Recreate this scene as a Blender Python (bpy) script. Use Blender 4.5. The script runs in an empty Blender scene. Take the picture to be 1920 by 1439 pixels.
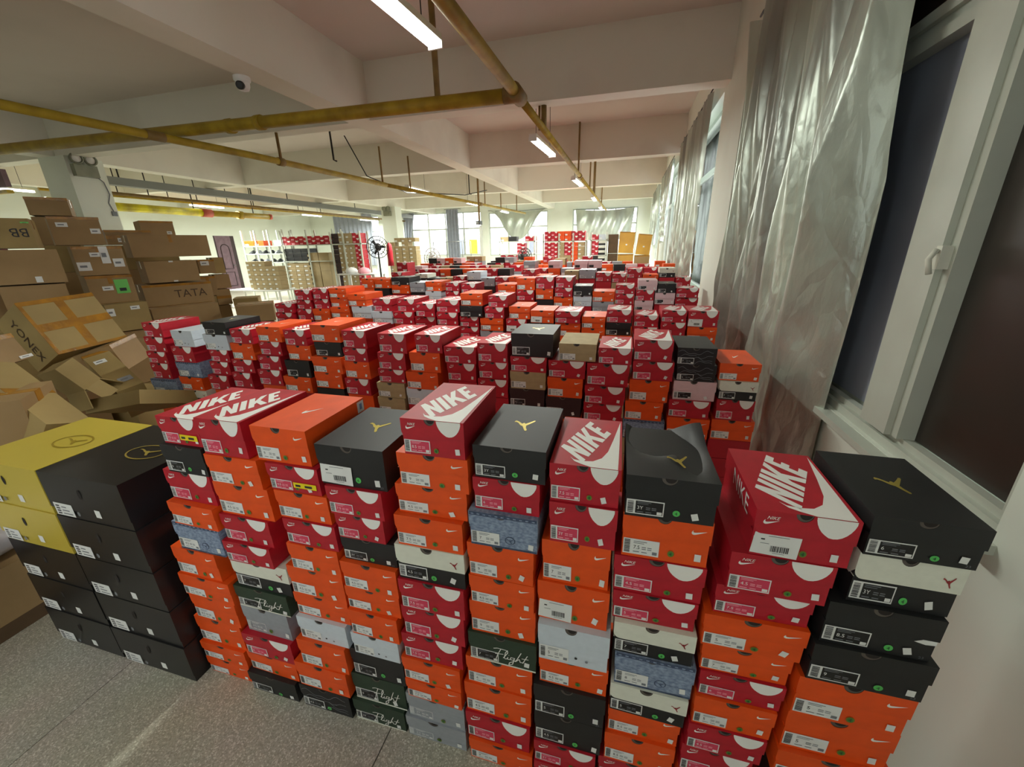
import bpy, bmesh, math, random
from mathutils import Vector, Matrix, Euler
random.seed(11)
SC = bpy.context.scene
COL = SC.collection
PI = math.pi

# ---------------------------------------------------------------- camera, sky, lights, exposure
cam = bpy.data.objects.new('camera', bpy.data.cameras.new('camera'))
COL.objects.link(cam)
cam.data.sensor_width = 36.0
cam.data.lens = 748.2 / 1920 * 36.0
cam.data.clip_start = 0.02
cam.data.clip_end = 200
CR = ((0.9648, 0.0672, -0.2543), (0.2611, -0.3218, 0.9096), (-0.0205, -0.9444, -0.3283))
CR = ((0.964975, 0.066591, -0.253749), (0.261497, -0.321702, 0.910015), (-0.021033, -0.944496, -0.327848))
cam.matrix_world = Matrix(((CR[0][0], -CR[0][1], -CR[0][2], 0), (CR[1][0], -CR[1][1], -CR[1][2], 0),
                           (CR[2][0], -CR[2][1], -CR[2][2], 1.7), (0, 0, 0, 1)))
SC.camera = cam
SC.view_settings.view_transform = 'Standard'
SC.view_settings.look = 'None'
SC.view_settings.gamma = 1.0
SC.view_settings.use_curve_mapping = False
SC.view_settings.exposure = 0.15

world = bpy.data.worlds.new('daylight'); SC.world = world; world.use_nodes = True
bg = world.node_tree.nodes['Background']
bg.inputs[0].default_value = (0.93, 0.97, 1.0, 1)
bg.inputs[1].default_value = 4.5

LAMPS = [(-1.42, 2.58, -.08, 38), (-1.26, 6.5, -.06, 60), (-1.18, 10.2, -.05, 80), (-1.1, 14.0, 0, 140), (-1.1, 17.6, 0, 140), (-1.5, -1.4, 0, 15),
         (-5.06, 9.9, .02, 100), (-5.06, 13.7, 0, 150), (-5.06, 17.5, 0, 150), (-5.4, -1.6, 0, 16),
         (-9.2, -1.6, 0, 16), (-12.6, 6.0, 0, 150), (-12.6, 10.5, 0, 260), (-12.6, 15.0, 0, 260), (-12.6, 18.8, 0, 200)]
for i, (x, y, a, watts) in enumerate(LAMPS):
    L = bpy.data.lights.new('tube_light', 'AREA'); L.shape = 'RECTANGLE'; L.size = .12; L.size_y = 1.1
    L.energy = watts; L.color = (.96, 1.0, .90); L.spread = PI
    o = bpy.data.objects.new('tube_light', L); COL.objects.link(o)
    o.location = (x, y, 2.985); o.rotation_euler = (0, 0, a)

# ---------------------------------------------------------------- materials
def lin(r, g, b):
    f = lambda c: (c/255/12.92) if c/255 <= .04045 else ((c/255+.055)/1.055)**2.4
    return (f(r), f(g), f(b), 1)
M = {}
def mat(name, rgb, rough=.55, metal=0.0, noise=0.0, nscale=8.0, bump=0.0, bscale=60.0, rgb2=None, emit=0, spec=.5, alpha=1):
    m = bpy.data.materials.new(name); m.use_nodes = True; nt = m.node_tree
    p = nt.nodes['Principled BSDF']; c = lin(*rgb)
    p.inputs['Base Color'].default_value = c
    p.inputs['Roughness'].default_value = rough; p.inputs['Metallic'].default_value = metal
    p.inputs['Specular IOR Level'].default_value = spec
    if emit:
        p.inputs['Emission Color'].default_value = c; p.inputs['Emission Strength'].default_value = emit
    if noise or rgb2:
        tc = nt.nodes.new('ShaderNodeTexCoord'); n = nt.nodes.new('ShaderNodeTexNoise')
        n.inputs['Scale'].default_value = nscale; n.inputs['Detail'].default_value = 6
        r = nt.nodes.new('ShaderNodeValToRGB')
        c2 = lin(*rgb2) if rgb2 else tuple(v*(1-noise) for v in c[:3])+(1,)
        r.color_ramp.elements[0].color = c2; r.color_ramp.elements[1].color = c
        r.color_ramp.elements[0].position = .35; r.color_ramp.elements[1].position = .65
        nt.links.new(tc.outputs['Object'], n.inputs['Vector']); nt.links.new(n.outputs['Fac'], r.inputs['Fac'])
        nt.links.new(r.outputs['Color'], p.inputs['Base Color'])
    if bump:
        tc = nt.nodes.new('ShaderNodeTexCoord'); n = nt.nodes.new('ShaderNodeTexNoise')
        n.inputs['Scale'].default_value = bscale; n.inputs['Detail'].default_value = 4
        b = nt.nodes.new('ShaderNodeBump'); b.inputs['Strength'].default_value = bump; b.inputs['Distance'].default_value = .01
        nt.links.new(tc.outputs['Object'], n.inputs['Vector']); nt.links.new(n.outputs['Fac'], b.inputs['Height'])
        nt.links.new(b.outputs['Normal'], p.inputs['Normal'])
    M[name] = m
    return m
mat('red', (190, 24, 44), .5, noise=.18, nscale=3)
mat('orange', (240, 84, 14), .5, noise=.12, nscale=3)
mat('black', (30, 31, 33), .5, noise=.2, nscale=3)
mat('blackgloss', (24, 24, 26), .35, noise=.3, nscale=4)
mat('topo', (26, 26, 30), .45, noise=.3, nscale=5)
mat('cream', (226, 228, 214), .5, noise=.06)
mat('paleblue', (206, 216, 226), .5, noise=.06)
mat('silver_card', (158, 164, 172), .4, metal=.15, noise=.1)
mat('green_card', (42, 62, 46), .55, noise=.15)
mat('denim', (150, 166, 190), .8, nscale=16, rgb2=(104, 120, 148), bump=.2, bscale=120)
mat('denim_dark', (76, 90, 116), .8, nscale=20, rgb2=(52, 64, 88))
mat('kraft', (176, 156, 116), .7, noise=.12, nscale=4)
mat('brown_card', (52, 32, 34), .55, noise=.15)
mat('pink_card', (226, 192, 198), .5, noise=.06)
mat('gold_card', (214, 192, 74), .34, metal=.25, noise=.06, nscale=2)
mat('white', (238, 238, 234), .5)
mat('paper', (226, 228, 226), .6)
mat('ink', (40, 40, 44), .6)
mat('greyink', (120, 124, 130), .6)
mat('pinkink', (212, 62, 92), .5)
mat('pinkpale', (240, 168, 180), .5)
mat('labelblack', (22, 22, 24), .45)
mat('hole_shade', (38, 32, 30), .8)  # dark colour painted for the unlit inside of thumb holes
mat('tissue', (96, 88, 82), .7)
mat('sticker_green', (84, 190, 92), .5)
mat('sticker_olive', (126, 118, 40), .5)
mat('sticker_blue', (120, 150, 190), .5)
mat('yellow_label', (236, 214, 20), .5)
mat('goldprint', (206, 186, 90), .3, metal=.7)
mat('silverprint', (200, 200, 190), .3, metal=.6)
mat('gold_ink', (150, 126, 30), .5)
mat('lamp_grey', (140, 144, 124), .4, noise=.2)
mat('redprint', (150, 40, 46), .5)
mat('topoline', (112, 114, 120), .5)
mat('dot_green', (62, 130, 54), .5)
mat('cardboard', (164, 134, 92), .75, nscale=2.0, rgb2=(146, 118, 78), bump=.12, bscale=30)
mat('cardboard_olive', (168, 144, 92), .75, nscale=2.0, rgb2=(146, 124, 78), bump=.12, bscale=30)
mat('cardboard_dark', (92, 70, 46), .85, noise=.2)
mat('cardboard_yellow', (206, 158, 62), .7, nscale=2, rgb2=(182, 136, 60))
mat('tape', (176, 122, 34), .25, nscale=9, rgb2=(140, 98, 40), bump=.3, bscale=40)
mat('print_brown', (74, 54, 34), .7)
mat('label_green', (110, 200, 96), .5)
mat('yellow_pipe', (176, 150, 44), .5, nscale=6, rgb2=(146, 120, 34), spec=.3)
mat('bright_yellow', (226, 214, 20), .35, nscale=3, rgb2=(150, 130, 40))
mat('pipe_red', (190, 90, 70), .5)
mat('rust', (140, 112, 56), .6, noise=.3)
mat('steel', (128, 130, 126), .45, metal=.4)
mat('tray_grey', (120, 122, 116), .5, metal=.2)
mat('dark_metal', (48, 46, 44), .5, metal=.4)
mat('black_plastic', (22, 22, 24), .4)
mat('white_plastic', (222, 224, 220), .4)
mat('frame_white', (200, 206, 194), .4, noise=.08, nscale=5)
mat('door_wood', (118, 92, 102), .5, nscale=5, rgb2=(100, 76, 86))
mat('door_dark', (58, 42, 44), .6)
mat('dark_pane', (52, 44, 38), .34, nscale=.9, rgb2=(44, 38, 34), spec=.5)
mat('grey_pane', (168, 176, 192), .28, nscale=.8, rgb2=(120, 126, 142))
mat('grey_drape', (150, 156, 168), .8, noise=.12)
mat('shoe_dark', (44, 46, 50), .6)
mat('shoe_grey', (150, 152, 160), .6)
mat('concrete_pale', (225, 225, 220), .8)
mat('dark_red', (92, 30, 30), .6)
mat('plastic_wrap', (190, 186, 190), .18, spec=.8, bump=.8, bscale=14)

def tube_mat():
    m = bpy.data.materials.new('tube_glow'); m.use_nodes = True
    p = m.node_tree.nodes['Principled BSDF']
    p.inputs['Emission Color'].default_value = (1, .99, .93, 1); p.inputs['Emission Strength'].default_value = 9
    M['tube'] = m
tube_mat()
def wall_mat(name, rgb, stain, sc):
    m = bpy.data.materials.new(name); m.use_nodes = True; nt = m.node_tree; p = nt.nodes['Principled BSDF']
    p.inputs['Roughness'].default_value = .8
    tc = nt.nodes.new('ShaderNodeTexCoord')
    n = nt.nodes.new('ShaderNodeTexNoise'); n.inputs['Scale'].default_value = sc; n.inputs['Detail'].default_value = 8
    n2 = nt.nodes.new('ShaderNodeTexNoise'); n2.inputs['Scale'].default_value = sc*7; n2.inputs['Detail'].default_value = 5
    r = nt.nodes.new('ShaderNodeValToRGB'); r.color_ramp.elements[0].color = lin(*stain); r.color_ramp.elements[1].color = lin(*rgb)
    r.color_ramp.elements[0].position = .22; r.color_ramp.elements[1].position = .5
    b = nt.nodes.new('ShaderNodeBump'); b.inputs['Strength'].default_value = .08
    L = nt.links.new
    L(tc.outputs['Object'], n.inputs['Vector']); L(tc.outputs['Object'], n2.inputs['Vector'])
    L(n.outputs['Fac'], r.inputs['Fac']); L(r.outputs['Color'], p.inputs['Base Color'])
    L(n2.outputs['Fac'], b.inputs['Height']); L(b.outputs['Normal'], p.inputs['Normal'])
    M[name] = m
wall_mat('plaster', (226, 232, 220), (206, 210, 196), .6)
wall_mat('slab_paint', (216, 208, 198), (204, 196, 186), .5)
wall_mat('beam_paint', (224, 222, 208), (202, 198, 184), .7)

def terrazzo():
    m = bpy.data.materials.new('terrazzo'); m.use_nodes = True; nt = m.node_tree; p = nt.nodes['Principled BSDF']
    p.inputs['Roughness'].default_value = .42
    tc = nt.nodes.new('ShaderNodeTexCoord'); L = nt.links.new
    v = nt.nodes.new('ShaderNodeTexVoronoi'); v.inputs['Scale'].default_value = 230
    r = nt.nodes.new('ShaderNodeValToRGB'); cr = r.color_ramp
    cr.elements[0].color = lin(146, 140, 124); cr.elements[0].position = 0
    cr.elements[1].color = lin(222, 218, 204); cr.elements[1].position = 1
    for pos, c in ((.3, (170, 164, 148)), (.55, (184, 177, 161)), (.72, (158, 150, 134)), (.86, (202, 196, 180))):
        e = cr.elements.new(pos); e.color = lin(*c)
    sep = nt.nodes.new('ShaderNodeSeparateColor')
    n = nt.nodes.new('ShaderNodeTexNoise'); n.inputs['Scale'].default_value = 2.2; n.inputs['Detail'].default_value = 5
    mx = nt.nodes.new('ShaderNodeMix'); mx.data_type = 'RGBA'; mx.blend_type = 'MULTIPLY'; mx.inputs[0].default_value = .3
    L(tc.outputs['Object'], v.inputs['Vector']); L(v.outputs['Color'], sep.inputs['Color']); L(sep.outputs[0], r.inputs['Fac'])
    L(tc.outputs['Object'], n.inputs['Vector'])
    L(r.outputs['Color'], mx.inputs[6]); L(n.outputs['Color'], mx.inputs[7])
    g = nt.nodes.new('ShaderNodeGamma'); g.inputs[1].default_value = .85
    L(mx.outputs[2], g.inputs[0]); L(g.outputs[0], p.inputs['Base Color'])
    M['terrazzo'] = m
terrazzo()
def glass():
    m = bpy.data.materials.new('window_glass'); m.use_nodes = True; nt = m.node_tree; nt.nodes.clear()
    o = nt.nodes.new('ShaderNodeOutputMaterial'); t = nt.nodes.new('ShaderNodeBsdfTransparent'); g = nt.nodes.new('ShaderNodeBsdfGlossy')
    g.inputs['Roughness'].default_value = .03; f = nt.nodes.new('ShaderNodeFresnel'); f.inputs[0].default_value = 1.3
    x = nt.nodes.new('ShaderNodeMixShader'); L = nt.links.new
    L(f.outputs[0], x.inputs[0]); L(t.outputs[0], x.inputs[1]); L(g.outputs[0], x.inputs[2]); L(x.outputs[0], o.inputs[0])
    M['glass'] = m
glass()
def foil():
    m = bpy.data.materials.new('silver_foil'); m.use_nodes = True; nt = m.node_tree; p = nt.nodes['Principled BSDF']; L = nt.links.new
    p.inputs['Metallic'].default_value = .55; p.inputs['Roughness'].default_value = .36
    tc = nt.nodes.new('ShaderNodeTexCoord'); mp = nt.nodes.new('ShaderNodeMapping'); mp.inputs['Scale'].default_value = (1, 1, .42)
    n = nt.nodes.new('ShaderNodeTexNoise'); n.inputs['Scale'].default_value = 1.6; n.inputs['Detail'].default_value = 4
    r = nt.nodes.new('ShaderNodeValToRGB'); r.color_ramp.elements[0].color = lin(148, 152, 146); r.color_ramp.elements[1].color = lin(192, 202, 190)
    r.color_ramp.elements[0].position = .35; r.color_ramp.elements[1].position = .6
    v = nt.nodes.new('ShaderNodeTexVoronoi'); v.feature = 'DISTANCE_TO_EDGE'; v.inputs['Scale'].default_value = 13
    n2 = nt.nodes.new('ShaderNodeTexNoise'); n2.inputs['Scale'].default_value = 26; n2.inputs['Detail'].default_value = 5
    ad = nt.nodes.new('ShaderNodeMath'); ad.operation = 'MULTIPLY_ADD'; ad.inputs[1].default_value = .5
    sx = nt.nodes.new('ShaderNodeSeparateXYZ'); mr = nt.nodes.new('ShaderNodeMapRange')
    mr.inputs['From Min'].default_value = 2.6; mr.inputs['From Max'].default_value = .9; mr.inputs['To Min'].default_value = .14; mr.inputs['To Max'].default_value = .75
    b = nt.nodes.new('ShaderNodeBump'); b.inputs['Distance'].default_value = .022
    w = nt.nodes.new('ShaderNodeMix'); w.data_type = 'VECTOR'; w.inputs[0].default_value = .3
    L(tc.outputs['Object'], mp.inputs[0]); L(mp.outputs[0], n.inputs[0]); L(n.outputs['Fac'], r.inputs[0]); L(r.outputs[0], p.inputs['Base Color'])
    L(tc.outputs['Object'], sx.inputs[0]); L(sx.outputs['Z'], mr.inputs['Value']); L(mr.outputs[0], b.inputs['Strength'])
    L(mp.outputs[0], w.inputs[4]); L(n.outputs['Color'], w.inputs[5]); L(w.outputs[1], v.inputs[0])
    L(mp.outputs[0], n2.inputs[0]); L(n2.outputs['Fac'], ad.inputs[0]); L(v.outputs['Distance'], ad.inputs[2])
    L(ad.outputs[0], b.inputs['Height']); L(b.outputs[0], p.inputs['Normal'])
    M['foil'] = m
foil()

# ---------------------------------------------------------------- mesh helpers
class MB:
    """collects polygons with materials; build() links them as one mesh object"""
    def __init__(s): s.v = []; s.f = []; s.mi = []; s.mats = []; s.sm = []
    def m(s, name):
        if name not in s.mats: s.mats.append(name)
        return s.mats.index(name)
    def poly(s, pts, mt, smooth=False):
        b = len(s.v); s.v += [tuple(p) for p in pts]; s.f.append(tuple(range(b, b+len(pts)))); s.mi.append(s.m(mt)); s.sm.append(smooth); return s
    def box(s, x0, x1, y0, y1, z0, z1, mt, T=None):
        c = [(x0, y0, z0), (x1, y0, z0), (x1, y1, z0), (x0, y1, z0), (x0, y0, z1), (x1, y0, z1), (x1, y1, z1), (x0, y1, z1)]
        if T is not None: c = [tuple(T @ Vector(p)) for p in c]
        b = len(s.v); s.v += c
        for q in ((0, 3, 2, 1), (4, 5, 6, 7), (0, 1, 5, 4), (1, 2, 6, 5), (2, 3, 7, 6), (3, 0, 4, 7)):
            s.f.append(tuple(b+i for i in q)); s.mi.append(s.m(mt)); s.sm.append(False)
        return s
    def tube(s, pts, r, mt, n=10, cap=True):
        pts = [Vector(p) for p in pts]; rings = []
        for i, p in enumerate(pts):
            d = (pts[min(i+1, len(pts)-1)]-pts[max(i-1, 0)]).normalized()
            a = d.orthogonal().normalized(); c = d.cross(a)
            rr = r[i] if isinstance(r, (list, tuple)) else r
            b = len(s.v); s.v += [tuple(p+(a*math.cos(t)+c*math.sin(t))*rr) for t in [2*PI*k/n for k in range(n)]]; rings.append(b)
        # keep ring frames aligned
        for i in range(1, len(rings)):
            A = [Vector(s.v[rings[i-1]+k]) for k in range(n)]; Bv = [s.v[rings[i]+k] for k in range(n)]
            best = min(range(n), key=lambda o: sum((A[k]-Vector(Bv[(k+o) % n])).length for k in range(0, n, 2)))
            for k in range(n): s.v[rings[i]+k] = Bv[(k+best) % n]
            for k in range(n):
                s.f.append((rings[i-1]+k, rings[i-1]+(k+1) % n, rings[i]+(k+1) % n, rings[i]+k)); s.mi.append(s.m(mt)); s.sm.append(True)
        if cap:
            s.f.append(tuple(rings[0]+k for k in range(n))[::-1]); s.mi.append(s.m(mt)); s.sm.append(False)
            s.f.append(tuple(rings[-1]+k for k in range(n))); s.mi.append(s.m(mt)); s.sm.append(False)
        return s
    def lathe(s, prof, c, mt, n=16, T=None):
        rings = []
        for r, z in prof:
            b = len(s.v)
            for k in range(n):
                p = Vector((r*math.cos(2*PI*k/n), r*math.sin(2*PI*k/n), z))
                if T is not None: p = T @ p
                s.v.append(tuple(p+Vector(c)))
            rings.append(b)
        for i in range(1, len(rings)):
            for k in range(n):
                s.f.append((rings[i-1]+k, rings[i-1]+(k+1) % n, rings[i]+(k+1) % n, rings[i]+k)); s.mi.append(s.m(mt)); s.sm.append(True)
        return s
    def disc(s, fn, cx, cy, rx, ry, mt, n=16, a0=0, a1=2*PI):
        pts = [fn(cx+rx*math.cos(a0+(a1-a0)*k/n), cy+ry*math.sin(a0+(a1-a0)*k/n)) for k in range(n if a1-a0 > 6.2 else n+1)]
        return s.poly(pts, mt)
    def mesh(s, name):
        me = bpy.data.meshes.new(name); me.from_pydata(s.v, [], s.f)
        for m_ in s.mats: me.materials.append(M[m_])
        me.polygons.foreach_set('material_index', s.mi); me.polygons.foreach_set('use_smooth', s.sm)
        me.update(); return me
    def build(s, name, parent=None, **k): return link(name, s.mesh(name), parent, **k)
def link(name, me, parent=None, label=None, cat=None, group=None, kind=None):
    o = bpy.data.objects.new(name, me); COL.objects.link(o)
    if parent is not None: o.parent = parent
    return tag(o, label, cat, group, kind)
def tag(o, label=None, cat=None, group=None, kind=None):
    for k, v in (('label', label), ('category', cat), ('group', group), ('kind', kind)):
        if v: o[k] = v
    return o
def thing(name, label, cat, loc=(0, 0, 0), group=None, rot=None):
    o = bpy.data.objects.new(name, None); COL.objects.link(o); o.location = loc; o.empty_display_size = .05
    if rot is not None: o.rotation_euler = rot
    return tag(o, label, cat, group)
def text_polys(txt, shear=0.0):
    """glyph faces of the built-in font as (verts, faces), normalised to height 1 at the origin"""
    cu = bpy.data.curves.new('t', 'FONT'); cu.body = txt; cu.size = 1; cu.shear = shear; cu.resolution_u = 2
    ob = bpy.data.objects.new('t', cu); COL.objects.link(ob)
    dg = bpy.context.evaluated_depsgraph_get(); me = bpy.data.meshes.new_from_object(ob.evaluated_get(dg))
    vs = [v.co.copy() for v in me.vertices]; fs = [tuple(p.vertices) for p in me.polygons]
    bpy.data.objects.remove(ob); bpy.data.curves.remove(cu); bpy.data.meshes.remove(me)
    if vs:
        x0 = min(v.x for v in vs); y0 = min(v.y for v in vs); h = max(v.y for v in vs)-y0
        vs = [((v.x-x0)/h, (v.y-y0)/h) for v in vs]
    return vs, fs
_TX = {}
def put_text(mb, txt, fn, mt):
    if txt not in _TX: _TX[txt] = text_polys(txt)
    vs, fs = _TX[txt]
    b = len(mb.v); mb.v += [tuple(fn(*p)) for p in vs]
    for f_ in fs: mb.f.append(tuple(b+i for i in f_)); mb.mi.append(mb.m(mt)); mb.sm.append(False)

# ---------------------------------------------------------------- room
XR, XL, YB, YF, ZS, ZB = .95, -17.4, 20.5, -5.0, 3.95, 3.3
MB().box(XL-.3, XR+.35, YF-.3, YB+.3, -.3, -.03, 'ink').build('floor', kind='structure')
floor = bpy.data.objects['floor']
TX0, TP = -.73, 1.25
tile_me = MB().box(.002, TP-.002, .002, TP-.002, -.03, 0, 'terrazzo').mesh('tile')
far = MB()
for i in range(-14, 2):
    for j in range(-4, 17):
        x, y = TX0+i*TP, -.32+j*TP
        if x < XL-.9 or x > XR: continue
        if -5 <= i and -1 <= j <= 4: link('tile', tile_me, floor).location = (x, y, 0)
        else: far.box(x+.002, x+TP-.002, y+.002, y+TP-.002, -.03, 0, 'terrazzo')
far.build('far_tiles', floor, kind='stuff')
MB().box(XL-.3, XR+.35, YF-.3, YB+.3, ZS, ZS+.2, 'slab_paint').build('ceiling', kind='structure')
ceil = bpy.data.objects['ceiling']
for y in (-2.55, 1.45, 5.45, 9.2, 13.4, 17.4):
    MB().box(XL, XR, y, y+.25, ZB, ZS, 'beam_paint').build('beam', ceil)
for x in (-3.72, -9.9, -14.2):
    m_ = MB()
    ys = [YF, -2.55, -2.3, 1.45, 1.7, 5.45, 5.7, 9.2, 9.45, 13.4, 13.65, 17.4, 17.65, YB]
    for a, b in zip(ys[::2], ys[1::2]):
        m_.box(x, x+.32, a, b, ZB, ZS, 'beam_paint')
    m_.build('long_beam', ceil)
def column(x0, x1, y0, y1):
    m_ = MB().box(x0, x1, y0, y1, 0, ZB, 'plaster')
    return m_
column(-9.95, -9.3, 5.4, 5.95).build('trim_1', kind='structure')
column(-9.95, -9.3, 16.0, 16.5).build('trim_2', kind='structure')

# right wall with window openings (y0, y1, sill, head)
WINS = [(1.12, 4.7, .96, 3.28), (5.75, 9.2, 1.0, 3.28), (9.95, 13.2, 1.0, 3.28), (14.1, 17.3, 1.0, 3.28), (18.0, 20.2, 1.0, 3.28), (-3.3, -.6, .96, 2.8)]
def wall_with_holes(name, axis, at, th, a0, a1, holes, zt=ZS, mt='plaster'):
    m_ = MB()
    def bx(p, q, z0, z1):
        if q-p < 1e-4 or z1-z0 < 1e-4: return
        if axis == 'x': m_.box(at, at+th, p, q, z0, z1, mt)
        else: m_.box(p, q, at, at+th, z0, z1, mt)
    cur = a0
    for p, q, s, h in sorted(holes):
        bx(cur, p, 0, zt); bx(p, q, 0, s); bx(p, q, h, zt); cur = q
    bx(cur, a1, 0, zt)
    return m_.build(name, kind='structure')
wall_with_holes('wall_right', 'x', XR, .3, YF, YB, WINS)
BW = [(-13.6, -13.0, 1.2, 3.35), (-11.1, -7.15, 1.25, 3.35), (-6.75, -3.75, 1.2, 3.25), (-2.55, .4, 1.2, 3.25)]
wall_with_holes('wall_back', 'y', YB, .3, XL, XR+.3, BW)
wall_with_holes('wall_left', 'x', XL-.3, .3, YF, YB, [(14.45, 15.45, 0, 2.36)])
wall_with_holes('wall_front', 'y', YF-.3, .3, XL-.3, XR+.3, [(-5, -3.8, 1.2, 2.6), (-1.6, -.4, 1.2, 2.6)])

def window(n, axis, at, p, q, s, h, panes, transom, glass_m='glass', dirs=1, panem=None):
    """frame of profiles with a pane object per light"""
    w = MB(); t = .05
    def bx(m_, a, b, z0, z1, d0, d1, mt):
        if axis == 'x': m_.box(at+d0, at+d1, a, b, z0, z1, mt)
        else: m_.box(a, b, at+d0, at+d1, z0, z1, mt)
    bx(w, p, q, s, s+.06, 0, .08, 'frame_white'); bx(w, p, q, h-.06, h, 0, .08, 'frame_white')
    bx(w, p, p+t, s+.06, h-.06, 0, .08, 'frame_white'); bx(w, q-t, q, s+.06, h-.06, 0, .08, 'frame_white')
    if transom: bx(w, p+t, q-t, transom-.035, transom+.035, 0, .08, 'frame_white')
    edges = [p+(q-p)*k/panes for k in range(panes+1)] if isinstance(panes, int) else panes
    for e in edges[1:-1]:
        bx(w, e-.04, e+.04, s+.06, (transom-.035) if transom else h-.06, 0, .07, 'frame_white')
        if transom: bx(w, e-.025, e+.025, transom+.035, h-.06, 0, .07, 'frame_white')
    o = w.build('window_%d' % n, kind='structure')
    for k in range(len(edges)-1):
        lv = [(s+.06, (transom-.035) if transom else h-.06)] + ([(transom+.035, h-.06)] if transom else [])
        for z0, z1 in lv:
            a = edges[k]+(.05 if k == 0 else .04); b = edges[k+1]-(.05 if k == len(edges)-2 else .04)
            pm = MB(); g = (panem[k] if panem else glass_m); bx(pm, a, b, z0, z1, .03, .04, g)
            pm.build('pane', o)
    return o
for i, (p, q, s, h) in enumerate(WINS[1:], 2):
    window(i, 'x', XR+.12, p, q, s, h, [p, p+2.3, q] if i == 2 else 3, 2.6)
for i, (p, q, s, h) in enumerate(BW, 7):
    window(i, 'y', YB+.1, p, q, s, h, 1 if q-p < 1 else (4 if q-p > 3.5 else 3), 2.55)

# near window: dark panes between a broad white mullion and heavy sill frame
def near_window():
    p, q, s, h = WINS[0]; at = XR+.02
    w = MB()
    B = lambda a, b, z0, z1, d0, d1, mt='frame_white': w.box(at+d0, at+d1, a, b, z0, z1, mt)
    B(p, q, s, s+.035, .0, .14); B(p, q, s+.035, s+.06, .02, .05); B(p, q, s+.035, s+.06, .08, .11)
    B(p, q, h-.06, h, 0, .14); B(p, p+.03, s+.06, h-.06, .0, .14); B(q-.06, q, s+.06, h-.06, 0, .14)
    B(1.15, q-.06, 2.33, 2.37, .02, .1); B(1.15, q-.06, 2.37, 2.41, .04, .1); B(1.15, q-.06, 2.41, 2.45, .02, .1)
    B(1.62, 1.78, s+.06, 2.33, -.02, .1); B(1.585, 1.62, s+.06, 2.33, .0, .1); B(1.64, 1.76, 2.45, h-.06, .0, .1)
    B(3.3, 3.44, s+.06, 2.33, .0, .1)
    o = w.build('window_1', kind='structure')
    for a, b, z0, z1, d, mt in ((1.15, 1.585, s+.06, 2.33, .055, 'dark_pane'), (1.78, 3.3, s+.06, 2.33, .075, 'grey_pane'), (3.44, q-.06, s+.06, 2.33, .075, 'grey_pane'),
                                (1.15, 1.64, 2.45, h-.06, .055, 'dark_pane'), (1.76, q-.06, 2.45, h-.06, .055, 'dark_pane')):
        MB().box(at+d, at+d+.008, a, b, z0, z1, mt).build('pane', o)
    lt = MB()
    lt.box(at-.03, at-.0, 1.60, 1.625, 1.60, 1.67, 'cream').tube([(at-.035, 1.612, 1.66), (at-.05, 1.612, 1.63), (at-.045, 1.60, 1.585)], .008, 'cream', 8)
    lt.build('latch', o)
    sl = MB().box(XR-.05, XR, 1.1, 4.75, s-.03, s-.002, 'frame_white'); sl.build('window_sill', o)
near_window()
# door in the left wall
def door():
    dm = MB(); x = XL+.01
    dm.box(x-.12, x-.02, 14.45, 14.52, 0, 2.36, 'door_dark').box(x-.12, x-.02, 15.26, 15.45, 0, 2.36, 'door_dark').box(x-.12, x-.02, 14.52, 15.26, 2.29, 2.36, 'door_wood')
    o = dm.build('door_1', kind='structure')
    lf = MB().box(x-.06, x-.01, 14.52, 15.26, .0, 2.29, 'door_wood').build('door_leaf', o)
    pts = [(14.68, .95), (14.68, 1.8)]+[(14.89+.21*math.cos(a), 1.8+.2*math.sin(a)) for a in [PI*(1-k/8) for k in range(9)]]+[(15.10, .95), (14.68, .95)]
    MB().tube([(x, y, z) for y, z in pts], .018, 'door_dark', 6).build('panel_moulding', lf)
    MB().tube([(x, y, z) for y, z in ((14.68, .2), (14.68, .8), (15.1, .8), (15.1, .2), (14.68, .2))], .018, 'door_dark', 6).build('panel_moulding', lf)
    MB().tube([(x+.02, 15.18, 1.1), (x+.07, 15.18, 1.1), (x+.07, 15.08, 1.1)], .015, 'steel', 8).build('door_handle', lf)
door()
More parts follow.
